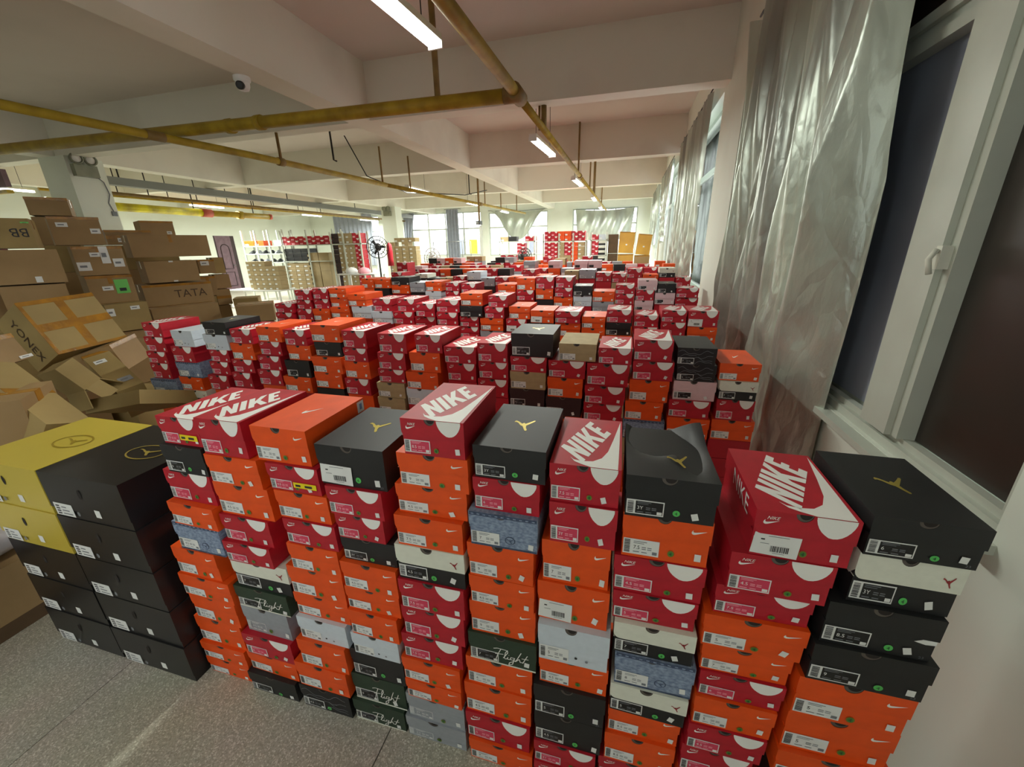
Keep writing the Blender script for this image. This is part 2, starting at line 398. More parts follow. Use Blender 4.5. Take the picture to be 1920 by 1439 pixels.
# outside: pale neighbouring block seen through the back windows
ob = thing('building', 'pale building seen through the rear windows, with dark and yellow window panels', 'building', (-9, 27, -3))
MB().box(-9, 9, 0, 3, 0, 5.5, 'concrete_pale').build('facade', ob)
for k, (x, c) in enumerate(((-2.1, 'greyink'), (-1.3, 'yellow_label'), (2.6, 'greyink'), (4.6, 'greyink'))):
    MB().box(x, x+.55, -.05, 0, 4.2, 5.1, c).build('window', ob)
ROWS=[
[[('R',-1.429,-1.262,1.108,1.207),('K',-1.439,-1.263,1.004,1.108),('R',-1.478,-1.273,0.885,1.004),('O',-1.484,-1.279,0.793,0.885),('D',-1.508,-1.296,0.673,0.793),('O',-1.559,-1.352,0.548,0.673),('O',-1.568,-1.324,0.444,0.548),('O',-1.569,-1.345,0.31,0.444),('O',-1.594,-1.365,0.176,0.31),('O',-1.6,-1.373,0.088,0.176),('O',-1.6,-1.377,0.0,0.088)],[('R',-1.252,-1.074,1.094,1.22),('O',-1.255,-1.049,0.987,1.094),('O',-1.265,-1.042,0.863,0.987),('R',-1.271,-1.069,0.756,0.863),('R',-1.284,-1.086,0.668,0.756),('W',-1.296,-1.05,0.54,0.668),('G',-1.316,-1.079,0.442,0.54),('S',-1.317,-1.106,0.312,0.442),('R',-1.334,-1.108,0.203,0.312),('O',-1.353,-1.116,0.101,0.203),('K',-1.36,-1.131,0.0,0.101)],[('O',-1.042,-0.844,1.097,1.214),('R',-1.009,-0.823,1.004,1.097),('O',-1.001,-0.808,0.903,1.004),('R',-0.991,-0.798,0.807,0.903),('O',-0.998,-0.809,0.7,0.807),('O',-1.036,-0.817,0.575,0.7),('O',-1.042,-0.823,0.476,0.575),('P',-1.044,-0.842,0.373,0.476),('O',-1.059,-0.859,0.246,0.373),('O',-1.099,-0.876,0.12,0.246),('X',-1.108,-0.887,0.0,0.12)],[('K',-0.814,-0.597,1.053,1.183),('R',-0.8,-0.615,0.956,1.053),('R',-0.789,-0.627,0.868,0.956),('K',-0.79,-0.602,0.78,0.868),('O',-0.801,-0.604,0.672,0.78),('O',-0.808,-0.613,0.577,0.672),('O',-0.809,-0.628,0.469,0.577),('P',-0.819,-0.64,0.372,0.469),('K',-0.851,-0.641,0.242,0.372),('G',-0.867,-0.653,0.108,0.242),('G',-0.879,-0.665,0.0,0.108)],[('R',-0.524,-0.353,1.191,1.295),('O',-0.552,-0.35,1.088,1.191),('O',-0.573,-0.363,0.994,1.088),('O',-0.581,-0.376,0.89,0.994),('W',-0.593,-0.378,0.764,0.89),('R',-0.596,-0.386,0.648,0.764),('R',-0.605,-0.396,0.526,0.648),('R',-0.62,-0.412,0.417,0.526),('O',-0.632,-0.424,0.312,0.417),('O',-0.631,-0.427,0.224,0.312),('S',-0.645,-0.426,0.105,0.224),('S',-0.657,-0.426,0.0,0.105)],[('K',-0.337,-0.151,1.142,1.235),('R',-0.342,-0.166,1.045,1.142),('D',-0.355,-0.169,0.937,1.045),('O',-0.368,-0.181,0.821,0.937),('O',-0.37,-0.18,0.717,0.821),('O',-0.378,-0.179,0.595,0.717),('G',-0.388,-0.175,0.482,0.595),('O',-0.404,-0.189,0.363,0.482),('O',-0.416,-0.192,0.228,0.363),('R',-0.418,-0.197,0.101,0.228),('O',-0.411,-0.188,0.0,0.101)],[('R',-0.143,0.024,1.1,1.207),('R',-0.142,0.023,0.979,1.1),('O',-0.161,0.014,0.844,0.979),('O',-0.172,0.019,0.709,0.844),('P',-0.167,0.028,0.574,0.709),('O',-0.167,0.031,0.462,0.574),('K',-0.181,0.03,0.334,0.462),('K',-0.18,0.027,0.202,0.334),('R',-0.181,0.013,0.101,0.202),('R',-0.181,0.013,0.0,0.101)],[('K',0.035,0.231,1.097,1.208),('O',0.036,0.234,0.968,1.097),('R',0.023,0.235,0.857,0.968),('R',0.027,0.23,0.764,0.857),('W',0.036,0.236,0.657,0.764),('D',0.045,0.247,0.539,0.657),('W',0.039,0.241,0.429,0.539),('O',0.039,0.237,0.317,0.429),('O',0.035,0.233,0.194,0.317),('R',0.022,0.233,0.097,0.194),('R',0.022,0.239,0.0,0.097)],[('R',0.304,0.493,1.044,1.163),('R',0.273,0.475,0.934,1.044),('R',0.26,0.464,0.846,0.934),('O',0.244,0.467,0.743,0.846),('O',0.253,0.454,0.655,0.743),('R',0.258,0.453,0.567,0.655),('O',0.255,0.447,0.461,0.567),('R',0.251,0.441,0.359,0.461),('R',0.247,0.426,0.243,0.359),('O',0.247,0.429,0.122,0.243),('O',0.247,0.429,0.0,0.122)],[('K',0.51,0.699,1.083,1.179),('W',0.514,0.697,0.949,1.083),('K',0.483,0.691,0.83,0.949),('K',0.475,0.704,0.716,0.83),('O',0.468,0.7,0.585,0.716),('O',0.47,0.703,0.45,0.585),('O',0.467,0.717,0.346,0.45),('K',0.471,0.721,0.231,0.346),('R',0.471,0.721,0.115,0.231),('O',0.471,0.721,0.0,0.115)]],
[[('R',-3.24,-3.064,1.141,1.244),('R',-3.273,-3.082,1.033,1.141),('R',-3.292,-3.108,0.946,1.033),('R',-3.301,-3.119,0.828,0.946),('D',-3.319,-3.069,0.713,0.828),('W',-3.325,-3.075,0.605,0.713)],[('P',-2.992,-2.802,1.084,1.196),('R',-3.031,-2.835,0.97,1.084),('D',-3.044,-2.818,0.857,0.97),('O',-3.059,-2.847,0.757,0.857),('W',-3.045,-2.831,0.649,0.757)],[('K',-2.673,-2.483,1.179,1.264),('P',-2.713,-2.508,1.073,1.179),('R',-2.699,-2.536,0.988,1.073),('R',-2.723,-2.556,0.895,0.988),('R',-2.747,-2.573,0.787,0.895)],[('R',-2.459,-2.285,1.127,1.224),('O',-2.5,-2.314,1.014,1.127),('R',-2.528,-2.348,0.921,1.014),('R',-2.548,-2.385,0.813,0.921)],[('O',-2.232,-2.047,1.152,1.248),('R',-2.258,-2.086,1.056,1.152),('R',-2.276,-2.098,0.96,1.056),('R',-2.305,-2.118,0.852,0.96)],[('R',-2.033,-1.868,1.133,1.233),('O',-2.036,-1.86,1.037,1.133),('K',-2.064,-1.88,0.925,1.037),('O',-2.11,-1.896,0.817,0.925)],[('O',-1.841,-1.634,1.161,1.267),('K',-1.829,-1.638,1.071,1.161),('O',-1.852,-1.637,0.966,1.071),('O',-1.872,-1.667,0.858,0.966)],[('R',-1.605,-1.44,1.137,1.243),('R',-1.612,-1.447,1.052,1.137),('O',-1.629,-1.451,0.942,1.052),('R',-1.638,-1.462,0.834,0.942)],[('R',-1.359,-1.179,1.119,1.234),('R',-1.38,-1.201,1.014,1.119),('R',-1.399,-1.221,0.929,1.014),('T',-1.412,-1.225,0.835,0.929),('T',-1.417,-1.233,0.727,0.835)],[('R',-1.126,-0.958,1.13,1.235),('O',-1.171,-0.979,1.013,1.13),('O',-1.202,-0.999,0.907,1.013),('P',-1.217,-1.034,0.799,0.907)],[('R',-0.95,-0.76,1.077,1.174),('R',-0.942,-0.768,0.969,1.077)],[('R',-0.748,-0.578,1.095,1.203),('R',-0.752,-0.581,0.994,1.095),('R',-0.759,-0.584,0.886,0.994)],[('K',-0.556,-0.331,1.138,1.263),('R',-0.562,-0.365,1.053,1.138),('T',-0.567,-0.37,0.953,1.053),('B',-0.576,-0.378,0.841,0.953),('T',-0.585,-0.381,0.733,0.841)],[('T',-0.302,-0.111,1.125,1.217),('R',-0.356,-0.162,1.03,1.125),('O',-0.361,-0.173,0.92,1.03),('B',-0.37,-0.179,0.807,0.92),('O',-0.363,-0.173,0.699,0.807)],[('R',-0.1,0.063,1.12,1.205),('R',-0.154,0.054,1.001,1.12),('R',-0.161,0.04,0.9,1.001),('R',-0.165,0.035,0.792,0.9)],[('R',0.071,0.251,1.145,1.251),('R',0.071,0.263,1.047,1.145),('O',0.062,0.251,0.932,1.047),('O',0.048,0.232,0.829,0.932),('D',0.045,0.248,0.721,0.829)],[('X',0.271,0.444,1.137,1.222),('X',0.278,0.455,1.052,1.137),('F',0.272,0.466,0.953,1.052),('R',0.259,0.45,0.859,0.953),('O',0.259,0.457,0.751,0.859)],[('O',0.465,0.64,1.07,1.155),('W',0.474,0.638,0.975,1.07),('R',0.477,0.642,0.864,0.975),('O',0.468,0.658,0.756,0.864)]],
[[('R',-3.175,-2.972,1.141,1.226),('R',-3.184,-2.99,1.039,1.141)],[('R',-2.925,-2.752,1.261,1.35),('R',-2.934,-2.774,1.176,1.261),('R',-2.952,-2.781,1.069,1.176)],[('R',-2.731,-2.567,1.272,1.364),('R',-2.744,-2.58,1.181,1.272),('O',-2.766,-2.586,1.073,1.181)],[('O',-2.553,-2.372,1.285,1.37),('O',-2.559,-2.375,1.2,1.285),('O',-2.566,-2.369,1.105,1.2)],[('O',-2.359,-2.177,1.216,1.32),('P',-2.338,-2.144,1.108,1.216)],[('R',-2.123,-1.933,1.174,1.28),('P',-2.136,-1.941,1.066,1.174)],[('R',-1.883,-1.712,1.173,1.281),('R',-1.929,-1.732,1.065,1.173)],[('R',-1.704,-1.526,1.135,1.248),('R',-1.725,-1.531,1.027,1.135)],[('R',-1.513,-1.303,1.177,1.279),('R',-1.512,-1.32,1.069,1.177)],[('O',-1.292,-1.101,1.235,1.334),('K',-1.294,-1.1,1.146,1.235),('R',-1.305,-1.139,1.061,1.146),('R',-1.311,-1.143,0.956,1.061)],[('R',-1.05,-0.886,1.228,1.319),('R',-1.081,-0.916,1.137,1.228),('O',-1.124,-0.928,1.035,1.137),('S',-1.129,-0.931,0.927,1.035)],[('O',-0.878,-0.706,1.135,1.236),('R',-0.905,-0.734,1.027,1.135)],[('O',-0.698,-0.512,1.111,1.211),('K',-0.703,-0.515,1.003,1.111)],[('R',-0.503,-0.305,1.114,1.207),('O',-0.502,-0.304,1.006,1.114)],[('O',-0.296,-0.117,1.077,1.169),('O',-0.295,-0.116,0.969,1.077)],[('R',-0.109,0.074,1.127,1.224),('K',-0.108,0.073,1.03,1.127),('O',-0.104,0.081,0.922,1.03)],[('R',0.092,0.264,1.102,1.187),('R',0.094,0.267,1.008,1.102)],[('R',0.283,0.454,1.143,1.228),('R',0.283,0.455,1.039,1.143)],[('R',0.463,0.663,1.112,1.228),('O',0.468,0.664,1.004,1.112)]],
[[('O',-2.987,-2.825,1.255,1.363)],[('O',-2.817,-2.609,1.256,1.357),('K',-2.828,-2.63,1.148,1.256)],[('K',-2.591,-2.364,1.293,1.378),('O',-2.593,-2.366,1.196,1.293)],[('S',-2.352,-2.171,1.215,1.323)],[('O',-2.158,-1.964,1.229,1.333),('P',-2.163,-1.973,1.121,1.229)],[('R',-1.914,-1.749,1.231,1.321),('R',-1.921,-1.756,1.123,1.231)],[('R',-1.733,-1.558,1.202,1.31)],[('O',-1.305,-1.108,1.197,1.305)],[('O',-1.093,-0.897,1.247,1.369),('R',-1.095,-0.906,1.139,1.247)],[('R',-0.887,-0.694,1.26,1.381),('O',-0.889,-0.706,1.152,1.26)],[('R',-0.678,-0.501,1.272,1.378),('R',-0.686,-0.503,1.18,1.272),('O',-0.698,-0.501,1.072,1.18)],[('K',-0.493,-0.308,1.196,1.294),('P',-0.493,-0.307,1.088,1.196)],[('O',-0.299,-0.083,1.138,1.239),('S',-0.297,-0.086,1.03,1.138)],[('R',-0.075,0.107,1.217,1.302),('R',-0.074,0.108,1.113,1.217)],[('F',0.138,0.315,1.256,1.349),('R',0.12,0.293,1.155,1.256),('F',0.116,0.291,1.047,1.155)],[('K',0.323,0.486,1.229,1.317),('F',0.303,0.485,1.121,1.229)],[('R',0.494,0.693,1.187,1.275),('R',0.493,0.698,1.079,1.187)]],]
CARTONS=[('a',[-7.577,4.039,2.325],[[0.562,-0.8272,0.0],[0.8272,0.562,0.0],[0.0,0.0,1.0]],0.396,0.5,0.222),('b',[-6.257,2.937,1.928],[[0.5246,-0.8514,0.0],[0.8514,0.5246,0.0],[0.0,0.0,1.0]],0.334,0.5,0.297),('c',[-6.541,3.678,1.976],[[0.437,-0.8994,0.0],[0.8994,0.437,0.0],[0.0,0.0,1.0]],0.444,0.5,0.323),('d',[-6.077,2.869,1.589],[[0.456,-0.89,0.0],[0.89,0.456,0.0],[0.0,0.0,1.0]],0.541,0.5,0.343),('e',[-6.312,3.685,1.622],[[0.4245,-0.9054,0.0],[0.9054,0.4245,0.0],[0.0,0.0,1.0]],0.455,0.5,0.339),('f',[-6.207,3.644,1.274],[[0.3809,-0.9246,0.0],[0.9246,0.3809,0.0],[0.0,0.0,1.0]],0.427,0.5,0.345),('g',[-5.975,3.59,0.948],[[0.3161,-0.9487,0.0],[0.9487,0.3161,0.0],[0.0,0.0,1.0]],0.403,0.5,0.334),('h',[-6.476,4.701,1.794],[[0.3979,-0.9174,0.0],[0.9174,0.3979,0.0],[0.0,0.0,1.0]],0.93,0.45,0.302),('i',[-7.474,4.832,1.94],[[0.406,-0.9139,0.0],[0.9139,0.406,0.0],[0.0,0.0,1.0]],0.541,0.5,0.204),('j',[-7.998,5.652,2.11],[[0.4018,-0.9157,0.0],[0.9157,0.4018,0.0],[0.0,0.0,1.0]],0.462,0.45,0.239),('k',[-6.349,4.53,1.442],[[0.4032,-0.9151,0.0],[0.9151,0.4032,0.0],[0.0,0.0,1.0]],0.604,0.5,0.293),('l',[-6.251,4.468,1.123],[[0.3952,-0.9186,0.0],[0.9186,0.3952,0.0],[0.0,0.0,1.0]],0.803,0.5,0.304),('m',[-5.974,4.298,0.857],[[0.3929,-0.9196,0.0],[0.9196,0.3929,0.0],[0.0,0.0,1.0]],0.779,0.5,0.252),('n',[-6.963,5.541,1.459],[[0.4483,-0.8939,0.0],[0.8939,0.4483,0.0],[0.0,0.0,1.0]],0.228,0.4,0.226),('o',[-5.162,4.661,0.834],[[0.7231,-0.6907,0.0],[0.6907,0.7231,0.0],[0.0,0.0,1.0]],0.473,0.5,0.241),('p',[-6.425,5.657,0.844],[[0.7677,-0.6408,0.0],[0.6408,0.7677,0.0],[0.0,0.0,1.0]],0.379,0.4,0.14),('n2',[-6.999,5.796,1.188],[[0.4488,-0.8936,0.0],[0.8936,0.4488,0.0],[0.0,0.0,1.0]],0.225,0.4,0.239),('n3',[-6.9,5.436,1.14],[[0.4477,-0.8942,0.0],[0.8942,0.4477,0.0],[0.0,0.0,1.0]],0.224,0.4,0.319),('n4',[-6.932,5.69,0.925],[[0.4488,-0.8937,0.0],[0.8937,0.4488,0.0],[0.0,0.0,1.0]],0.22,0.4,0.264),('n5',[-7.084,5.866,1.461],[[0.4505,-0.8928,0.0],[0.8928,0.4505,0.0],[0.0,0.0,1.0]],0.167,0.4,0.274),('q',[-3.932,1.988,1.214],[[0.9681,-0.2452,-0.0512],[0.2178,0.9249,-0.3115],[0.1237,0.2905,0.9489]],0.622,0.32,0.376),('r',[-2.994,1.238,1.014],[[0.9587,-0.2222,0.1778],[-0.1997,-0.08,0.9766],[-0.2027,-0.9717,-0.1211]],0.868,0.3,0.159),('s',[-3.539,1.719,0.937],[[0.2242,-0.1204,-0.9671],[0.9522,0.2381,0.1911],[0.2073,-0.9637,0.168]],0.107,0.35,0.477),('t',[-3.718,2.003,0.868],[[0.32,-0.2879,-0.9026],[0.9302,0.2765,0.2415],[0.18,-0.9169,0.3563]],0.163,0.3,0.561),('u',[-3.932,2.28,0.933],[[0.9466,0.0697,-0.3147],[-0.1085,0.9883,-0.1075],[0.3036,0.1359,0.9431]],0.436,0.35,0.215),('v',[-3.356,1.742,0.735],[[0.9767,0.0795,-0.1993],[-0.0037,0.935,0.3547],[0.2145,-0.3457,0.9135]],0.604,0.4,0.098),('w',[-2.844,1.026,0.93],[[0.6999,-0.7142,0.0],[0.7142,0.6999,0.0],[0.0,0.0,1.0]],0.216,0.35,0.232),('x',[-3.693,1.468,1.152],[[0.9845,-0.0643,-0.1633],[0.0343,0.983,-0.1801],[0.1721,0.1717,0.97]],0.486,0.3,0.18)]

# ---------------------------------------------------------------- shoeboxes
TYPES = {  # base, lid, label style, lid bottom, colour words
 'R': ('red', 'red', 'pink', .50, 'red shoebox'), 'O': ('orange', 'orange', 'white', .52, 'orange shoebox'),
 'K': ('black', 'black', 'dark', .52, 'black shoebox'), 'W': ('black', 'cream', 'dark', .48, 'black shoebox with cream lid'),
 'D': ('denim', 'denim', 'white', .5, 'denim blue shoebox'), 'G': ('green_card', 'green_card', 'dark', .45, 'dark green shoebox'),
 'S': ('silver_card', 'silver_card', 'silver', .5, 'silver grey shoebox'), 'P': ('paleblue', 'paleblue', 'white', .45, 'pale white shoebox'),
 'T': ('kraft', 'kraft', 'white', .5, 'tan shoebox'), 'B': ('brown_card', 'brown_card', 'dark', .5, 'dark brown shoebox'),
 'X': ('topo', 'topo', 'dark', .5, 'black line-patterned shoebox'), 'F': ('pink_card', 'pink_card', 'dark', .5, 'pale pink shoebox')}
ss = lambda a, b, x: (lambda q: q*q*(3-2*q))(min(1, max(0, (x-a)/(b-a))))
_C = {}
def cached(key, fn):
    if key not in _C: _C[key] = fn()
    return _C[key]
SW = [(1, .36), (.75, .24), (.5, .12), (.3, .03), (.17, 0), (.07, .03), (.02, .11), (.02, .2), (.06, .3), (.13, .37), (.11, .28), (.13, .22), (.19, .185), (.28, .19), (.5, .24), (.75, .30)]
JM = [(0, .70), (0, .80), (.06, .86), (.2, .79), (.42, .60), (.47, .68), (.53, .69), (.58, .62), (.78, .82), (.93, 1), (1, 1), (.99, .92), (.84, .70), (.66, .44), (.70, .26), (.80, .06), (.78, -.02), (.71, -.02), (.60, .18), (.50, .38), (.38, .44), (.2, .66), (.08, .72)]
NX, NR, NZ = -.03, .085, .15
def base_mesh(mt):
    return MB().box(-.488, .488, .012, .988, 0, .93, mt).mesh('box_base')
def lid_mesh(mt, zl, dent=False):
    m_ = MB(); rx, rz = .085, .17
    arc = [(NX+NR*math.cos(a), 1-NZ*math.sin(a)) for a in [PI*(1-k/10) for k in range(11)]]
    cor = [(-.5+rx*(1-math.cos(a)), zl+rz*(1-math.sin(a))) for a in [PI/2*(1-k/5) for k in range(6)]]
    z1 = 1
    front = [(-.5, z1)]+arc+[(.5, z1), (.5, zl)]+cor
    front = [(x, 0, z) for x, z in front]
    m_.poly(front[::-1], mt)
    def hz(u, v):
        if not dent: return 1
        e = min(u, 1-u, v*1.5, 1-v, .25)/.25
        s_ = .75*math.exp(-((u-.36)**2/.05+(v-.76)**2/.05))+.2*math.exp(-((u-.78)**2/.015+(v-.5)**2/.12))
        return 1-s_*min(1, e*2.2)-.34*math.exp(-((u-.34)**2/.05))*max(0, v-.5)*2+.2*ss(.6, 1, u)*ss(.55, 1, v)+.05*ss(.25, 0, u)*ss(.6, 1, v)
    K_ = 14 if dent else 1
    for s_ in (-1, 1):
        x = .5*s_; q = [(x, 0, zl+(rz if s_ < 0 else 0)), (x, .06, zl), (x, 1, zl)]+[(x, 1-k/K_, hz((s_+1)/2, 1-k/K_)) for k in range(K_+1)]
        m_.poly(q if s_ > 0 else q[::-1], mt)
        m_.poly([(x, 0, zl+.03), (x, 1, zl), (x*.976, 1, zl), (x*.976, 0, zl+.03)], mt)
    m_.poly([(.5, 1, zl), (-.5, 1, zl)]+[(-.5+k/K_, 1, hz(k/K_, 1)) for k in range(K_+1)], mt)
    m_.poly([(-.5+rx, 0, zl), (.5, 0, zl), (.5, .012, zl), (-.5+rx, .012, zl)], mt)
    if not dent: m_.poly([(-.5, 0, 1), (.5, 0, 1), (.5, 1, 1), (-.5, 1, 1)], mt)
    else:
        N = 14; b = len(m_.v)
        for j in range(N+1):
            for i in range(N+1): m_.v.append((-.5+i/N, j/N, hz(i/N, j/N)))
        for j in range(N):
            for i in range(N):
                a = b+j*(N+1)+i; m_.f.append((a, a+1, a+N+2, a+N+1)); m_.mi.append(0); m_.sm.append(True)
    return m_.mesh('lid')
def hole_mesh():
    m_ = MB(); a_ = [PI*(1-k/10) for k in range(11)]
    m_.poly([(NX+NR*1.1*math.cos(a), .008, 1-NZ*1.1*math.sin(a)) for a in a_][::-1], 'hole_shade')  # dark half-disc stands in for the shade behind the notch
    m_.poly(([(NX+NR*math.cos(a), .005, 1-NZ*math.sin(a)) for a in a_]+[(NX+NR*.72*math.cos(a)+.012, .005, 1-NZ*.72*math.sin(a)) for a in a_[::-1]])[::-1], 'tissue')
    return m_.mesh('thumb_hole')
def rect(m_, x0, x1, z0, z1, y, mt): m_.poly([(x0, y, z0), (x1, y, z0), (x1, y, z1), (x0, y, z1)], mt)
def label_mesh(style, size):
    m_ = MB(); Y = .007
    bgm, tint, ink, fine = {'pink': ('paper', 'pinkink', 'paper', 'pinkpale'), 'white': ('paper', 'paper', 'ink', 'greyink'),
                            'dark': ('paper', 'labelblack', 'paper', 'greyink'), 'silver': ('silver_card', 'silver_card', 'paper', 'paper')}[style]
    if style == 'silver':
        for q in ((-.47, -.06, .09, .105), (-.47, -.06, .385, .4), (-.47, -.463, .09, .4), (-.067, -.06, .09, .4)): rect(m_, *q, Y, 'paper')
    else: rect(m_, -.475, -.055, .07, .42, Y, bgm)
    if tint != bgm: rect(m_, -.372, -.067, .095, .395, Y-.001, tint)
    z = .1
    rr = random.Random(size)
    while z < .39:
        t = rr.choice((.008, .012, .018)); rect(m_, -.462, -.395, z, z+t, Y-.002, 'ink' if style != 'silver' else 'paper'); z += t+rr.choice((.008, .012))
    rect(m_, -.355, -.2, .36, .375, Y-.002, fine); rect(m_, -.355, -.23, .325, .338, Y-.002, fine)
    put_text(m_, size, lambda u, v: (-.352+u*.045, Y-.002, .195+v*.082), ink)
    for q in ((-.255, -.205, .24), (-.19, -.14, .24), (-.255, -.205, .2), (-.19, -.14, .2), (-.355, -.28, .125), (-.255, -.19, .125)): rect(m_, q[0], q[1], q[2], q[2]+.018, Y-.002, fine)
    rect(m_, -.13, -.075, .105, .175, Y-.002, 'paper' if style != 'white' else 'greyink')
    return m_.mesh('size_label')
def sticker_mesh(cx, cz, ang):
    m_ = MB(); c, s_ = math.cos(ang), math.sin(ang); A = .55
    p = [(cx+(x*c-z*s_)*A, .004, cz+x*s_+z*c) for x, z in ((-.065, -.08), (.065, -.08), (.065, .08), (-.065, .08))]
    m_.poly(p, 'paper')
    return m_.mesh('code_sticker')
def dot_mesh(cx, cz, green):
    m_ = MB(); fn = lambda y: (lambda u, v: (u, y, v))
    m_.disc(fn(.005), cx, cz, .04, .073, 'sticker_green' if green else 'sticker_olive', 14)
    if not green: m_.disc(fn(.0035), cx, cz, .028, .05, 'dot_green', 12)
    put_text(m_, '4', lambda u, v: (cx-.016+u*.04, .002, cz-.036+v*.072), 'ink')
    return m_.mesh('round_sticker')
def sw_poly(m_, fn, mt): m_.poly([fn(*p) for p in SW], mt)
def mark_mesh(ty):
    m_ = MB(); y = -.004
    if ty == 'R':
        sw_poly(m_, lambda u, v: (-.42+u*.16, y, .72+v*.26), 'white')
        put_text(m_, 'NIKE', lambda u, v: (-.385+u*.038+v*.012, y-.0005, .83+v*.065), 'white')
    elif ty == 'O':
        sw_poly(m_, lambda u, v: (.27+u*.17, y, .72+v*.26), 'white')
    elif ty == 'K':
        put_text(m_, '23', lambda u, v: (.39+u*.035, .008, .05+v*.055), 'greyink')
    elif ty == 'W':
        m_.poly([(.3+u*.11, y, .58+v*.2) for u, v in JM], 'redprint')
    elif ty == 'G':
        def st(pts, r=.006):
            for (a, b), (c, d) in zip(pts, pts[1:]):
                L = math.hypot(c-a, d-b) or 1; nx, nz = -(d-b)/L*r, (c-a)/L*r*1.8
                m_.poly([(-.11+a*.5-nx, -.004, .10+b*.5-nz), (-.11+c*.5-nx, -.004, .10+d*.5-nz), (-.11+c*.5+nx, -.004, .10+d*.5+nz), (-.11+a*.5+nx, -.004, .10+b*.5+nz)], 'white')
        st([(-.02, .98), (.1, 1.06), (.36, 1.04)]); st([(.2, 1.05), (.1, .6), (.03, .16)]); st([(.02, .62), (.27, .70)])
        st([(.26, .42), (.40, .88), (.39, 1.06), (.33, .85), (.29, .45), (.33, .38), (.4, .5)]); st([(.4, .58), (.38, .42), (.45, .42)]); st([(.42, .72), (.44, .74)])
        st([(.58, .6), (.49, .6), (.46, .44), (.56, .44), (.6, .62), (.53, .12), (.42, .0), (.44, .18), (.64, .46)])
        st([(.62, .36), (.79, 1.1)]); st([(.64, .42), (.73, .62), (.76, .40), (.83, .44)]); st([(.83, .38), (.97, 1.0)]); st([(.80, .70), (1.0, .74)])
        rect(m_, -.488, .488, 0, .05, .0085, 'cream')
    elif ty == 'D':
        rect(m_, -.49, .49, .9, 1.0, y, 'denim_dark'); rect(m_, -.487, .487, 0, .05, .008, 'denim_dark')
        for k in range(11): rect(m_, -.46+k*.088, -.42+k*.088, .93, .96, y-.001, 'denim')
        m_.disc(lambda u, v: (u, .008, v), .1, .27, .075, .12, 'denim_dark', 14); m_.disc(lambda u, v: (u, .0065, v), .1, .27, .062, .098, 'denim', 14)
        m_.poly([(.1-.05+u*.1, .005, .2+v*.13) for u, v in JM], 'denim_dark')
    elif ty == 'X':
        for k in range(4):
            pr = None
            for i in range(22):
                u = -.47+i*.042; v = .12+k*.2+.09*math.sin(u*9+k*1.7)+.05*math.sin(u*21+k)
                if pr: m_.poly([(pr[0], y if v > .5 else .008, pr[1]), (u, y if v > .5 else .008, v), (u, y if v > .5 else .008, v+.025), (pr[0], y if v > .5 else .008, pr[1]+.025)], 'topoline')
                pr = (u, v)
    elif ty == 'P':
        m_.disc(lambda u, v: (u, .007, v), .05, .22, .02, .034, 'shoe_dark', 10); m_.disc(lambda u, v: (u, .007, v), .2, .18, .02, .034, 'greyink', 10)
    else: return None
    return m_.mesh('brand_mark')
def curve_mesh():
    m_ = MB(); y = -.004
    m_.poly([(.08, y, .995)]+[(.08+.19*1.0*(1-math.cos(a)), y, .995-.40*math.sin(a)**1.2*(1 if a > 1.2 else .97)) for a in [PI*k/14 for k in range(1, 14)]]+[(.455, y, .995)], 'white')
    return m_.mesh('curved_mark')
def top_mesh(ty):
    m_ = MB(); z = 1.005
    if ty == 'R':
        fn = lambda u, v: (u-.5, v, z)
        m_.poly([fn(*p) for p in [(.97, .97), (.965, .6), (.96, .35), (.955, .15), (.95, 0), (.58, 0), (.44, .035), (.34, .07), (.27, .14), (.33, .10), (.45, .085), (.6, .10), (.72, .17), (.80, .30), (.87, .55), (.93, .8)]], 'white')
        T = lambda a, b: fn(.46+.37*a-.37*b, .06+.62*a+.25*b)
        for g in ([(0, 0), (0, 1), (.09, 1), (.18, .45), (.18, 1), (.27, 1), (.27, 0), (.18, 0), (.09, .55), (.09, 0)], [(.31, 0), (.31, 1), (.41, 1), (.41, 0)],
                  [(.45, 0), (.45, 1), (.55, 1), (.55, .6), (.65, 1), (.765, 1), (.645, .55), (.775, 0), (.66, 0), (.585, .38), (.55, .28), (.55, 0)],
                  [(.79, 0), (.79, 1), (1, 1), (1, .8), (.89, .8), (.89, .61), (.97, .61), (.97, .41), (.89, .41), (.89, .2), (1, .2), (1, 0)]):
            m_.poly([T(a, b) for a, b in g][::-1], 'white')
    elif ty == 'O':
        sw_poly(m_, lambda u, v: (-.06+u*.22, .38+v*.3+u*.1, z), 'white')
    elif ty == 'K':
        m_.poly([(-.13+u*.3, .38+v*.24, z) for u, v in JM][::-1], 'goldprint')
    elif ty == 'Z':
        m_.poly([(-.02+u*.24, .20+v*.2, 1.012) for u, v in JM][::-1], 'goldprint')
    else: return None
    return m_.mesh('lid_print')
def barcode_mesh():
    m_ = MB(); y = .002
    m_.poly([(-.49, y, .06), (-.01, y, .03), (.0, y, .5), (-.47, y, .52)], 'paper')
    x = -.29; rr = random.Random(3)
    while x < -.1:
        t = rr.choice((.004, .007, .011)); rect(m_, x, x+t, .13, .26, y-.002, 'ink'); x += t+rr.choice((.005, .008))
    rect(m_, -.33, -.12, .455, .468, y-.002, 'greyink'); rect(m_, -.4, -.36, .37, .4, y-.002, 'ink'); rect(m_, -.4, -.31, .29, .302, y-.002, 'greyink'); rect(m_, -.26, -.14, .095, .105, y-.002, 'greyink')
    return m_.mesh('barcode_label')
def side_mesh():
    m_ = MB(); put_text(m_, 'NIKE', lambda u, v: (-.503, .66-u*.16+v*.03, .58+v*.34), 'white'); return m_.mesh('side_print')
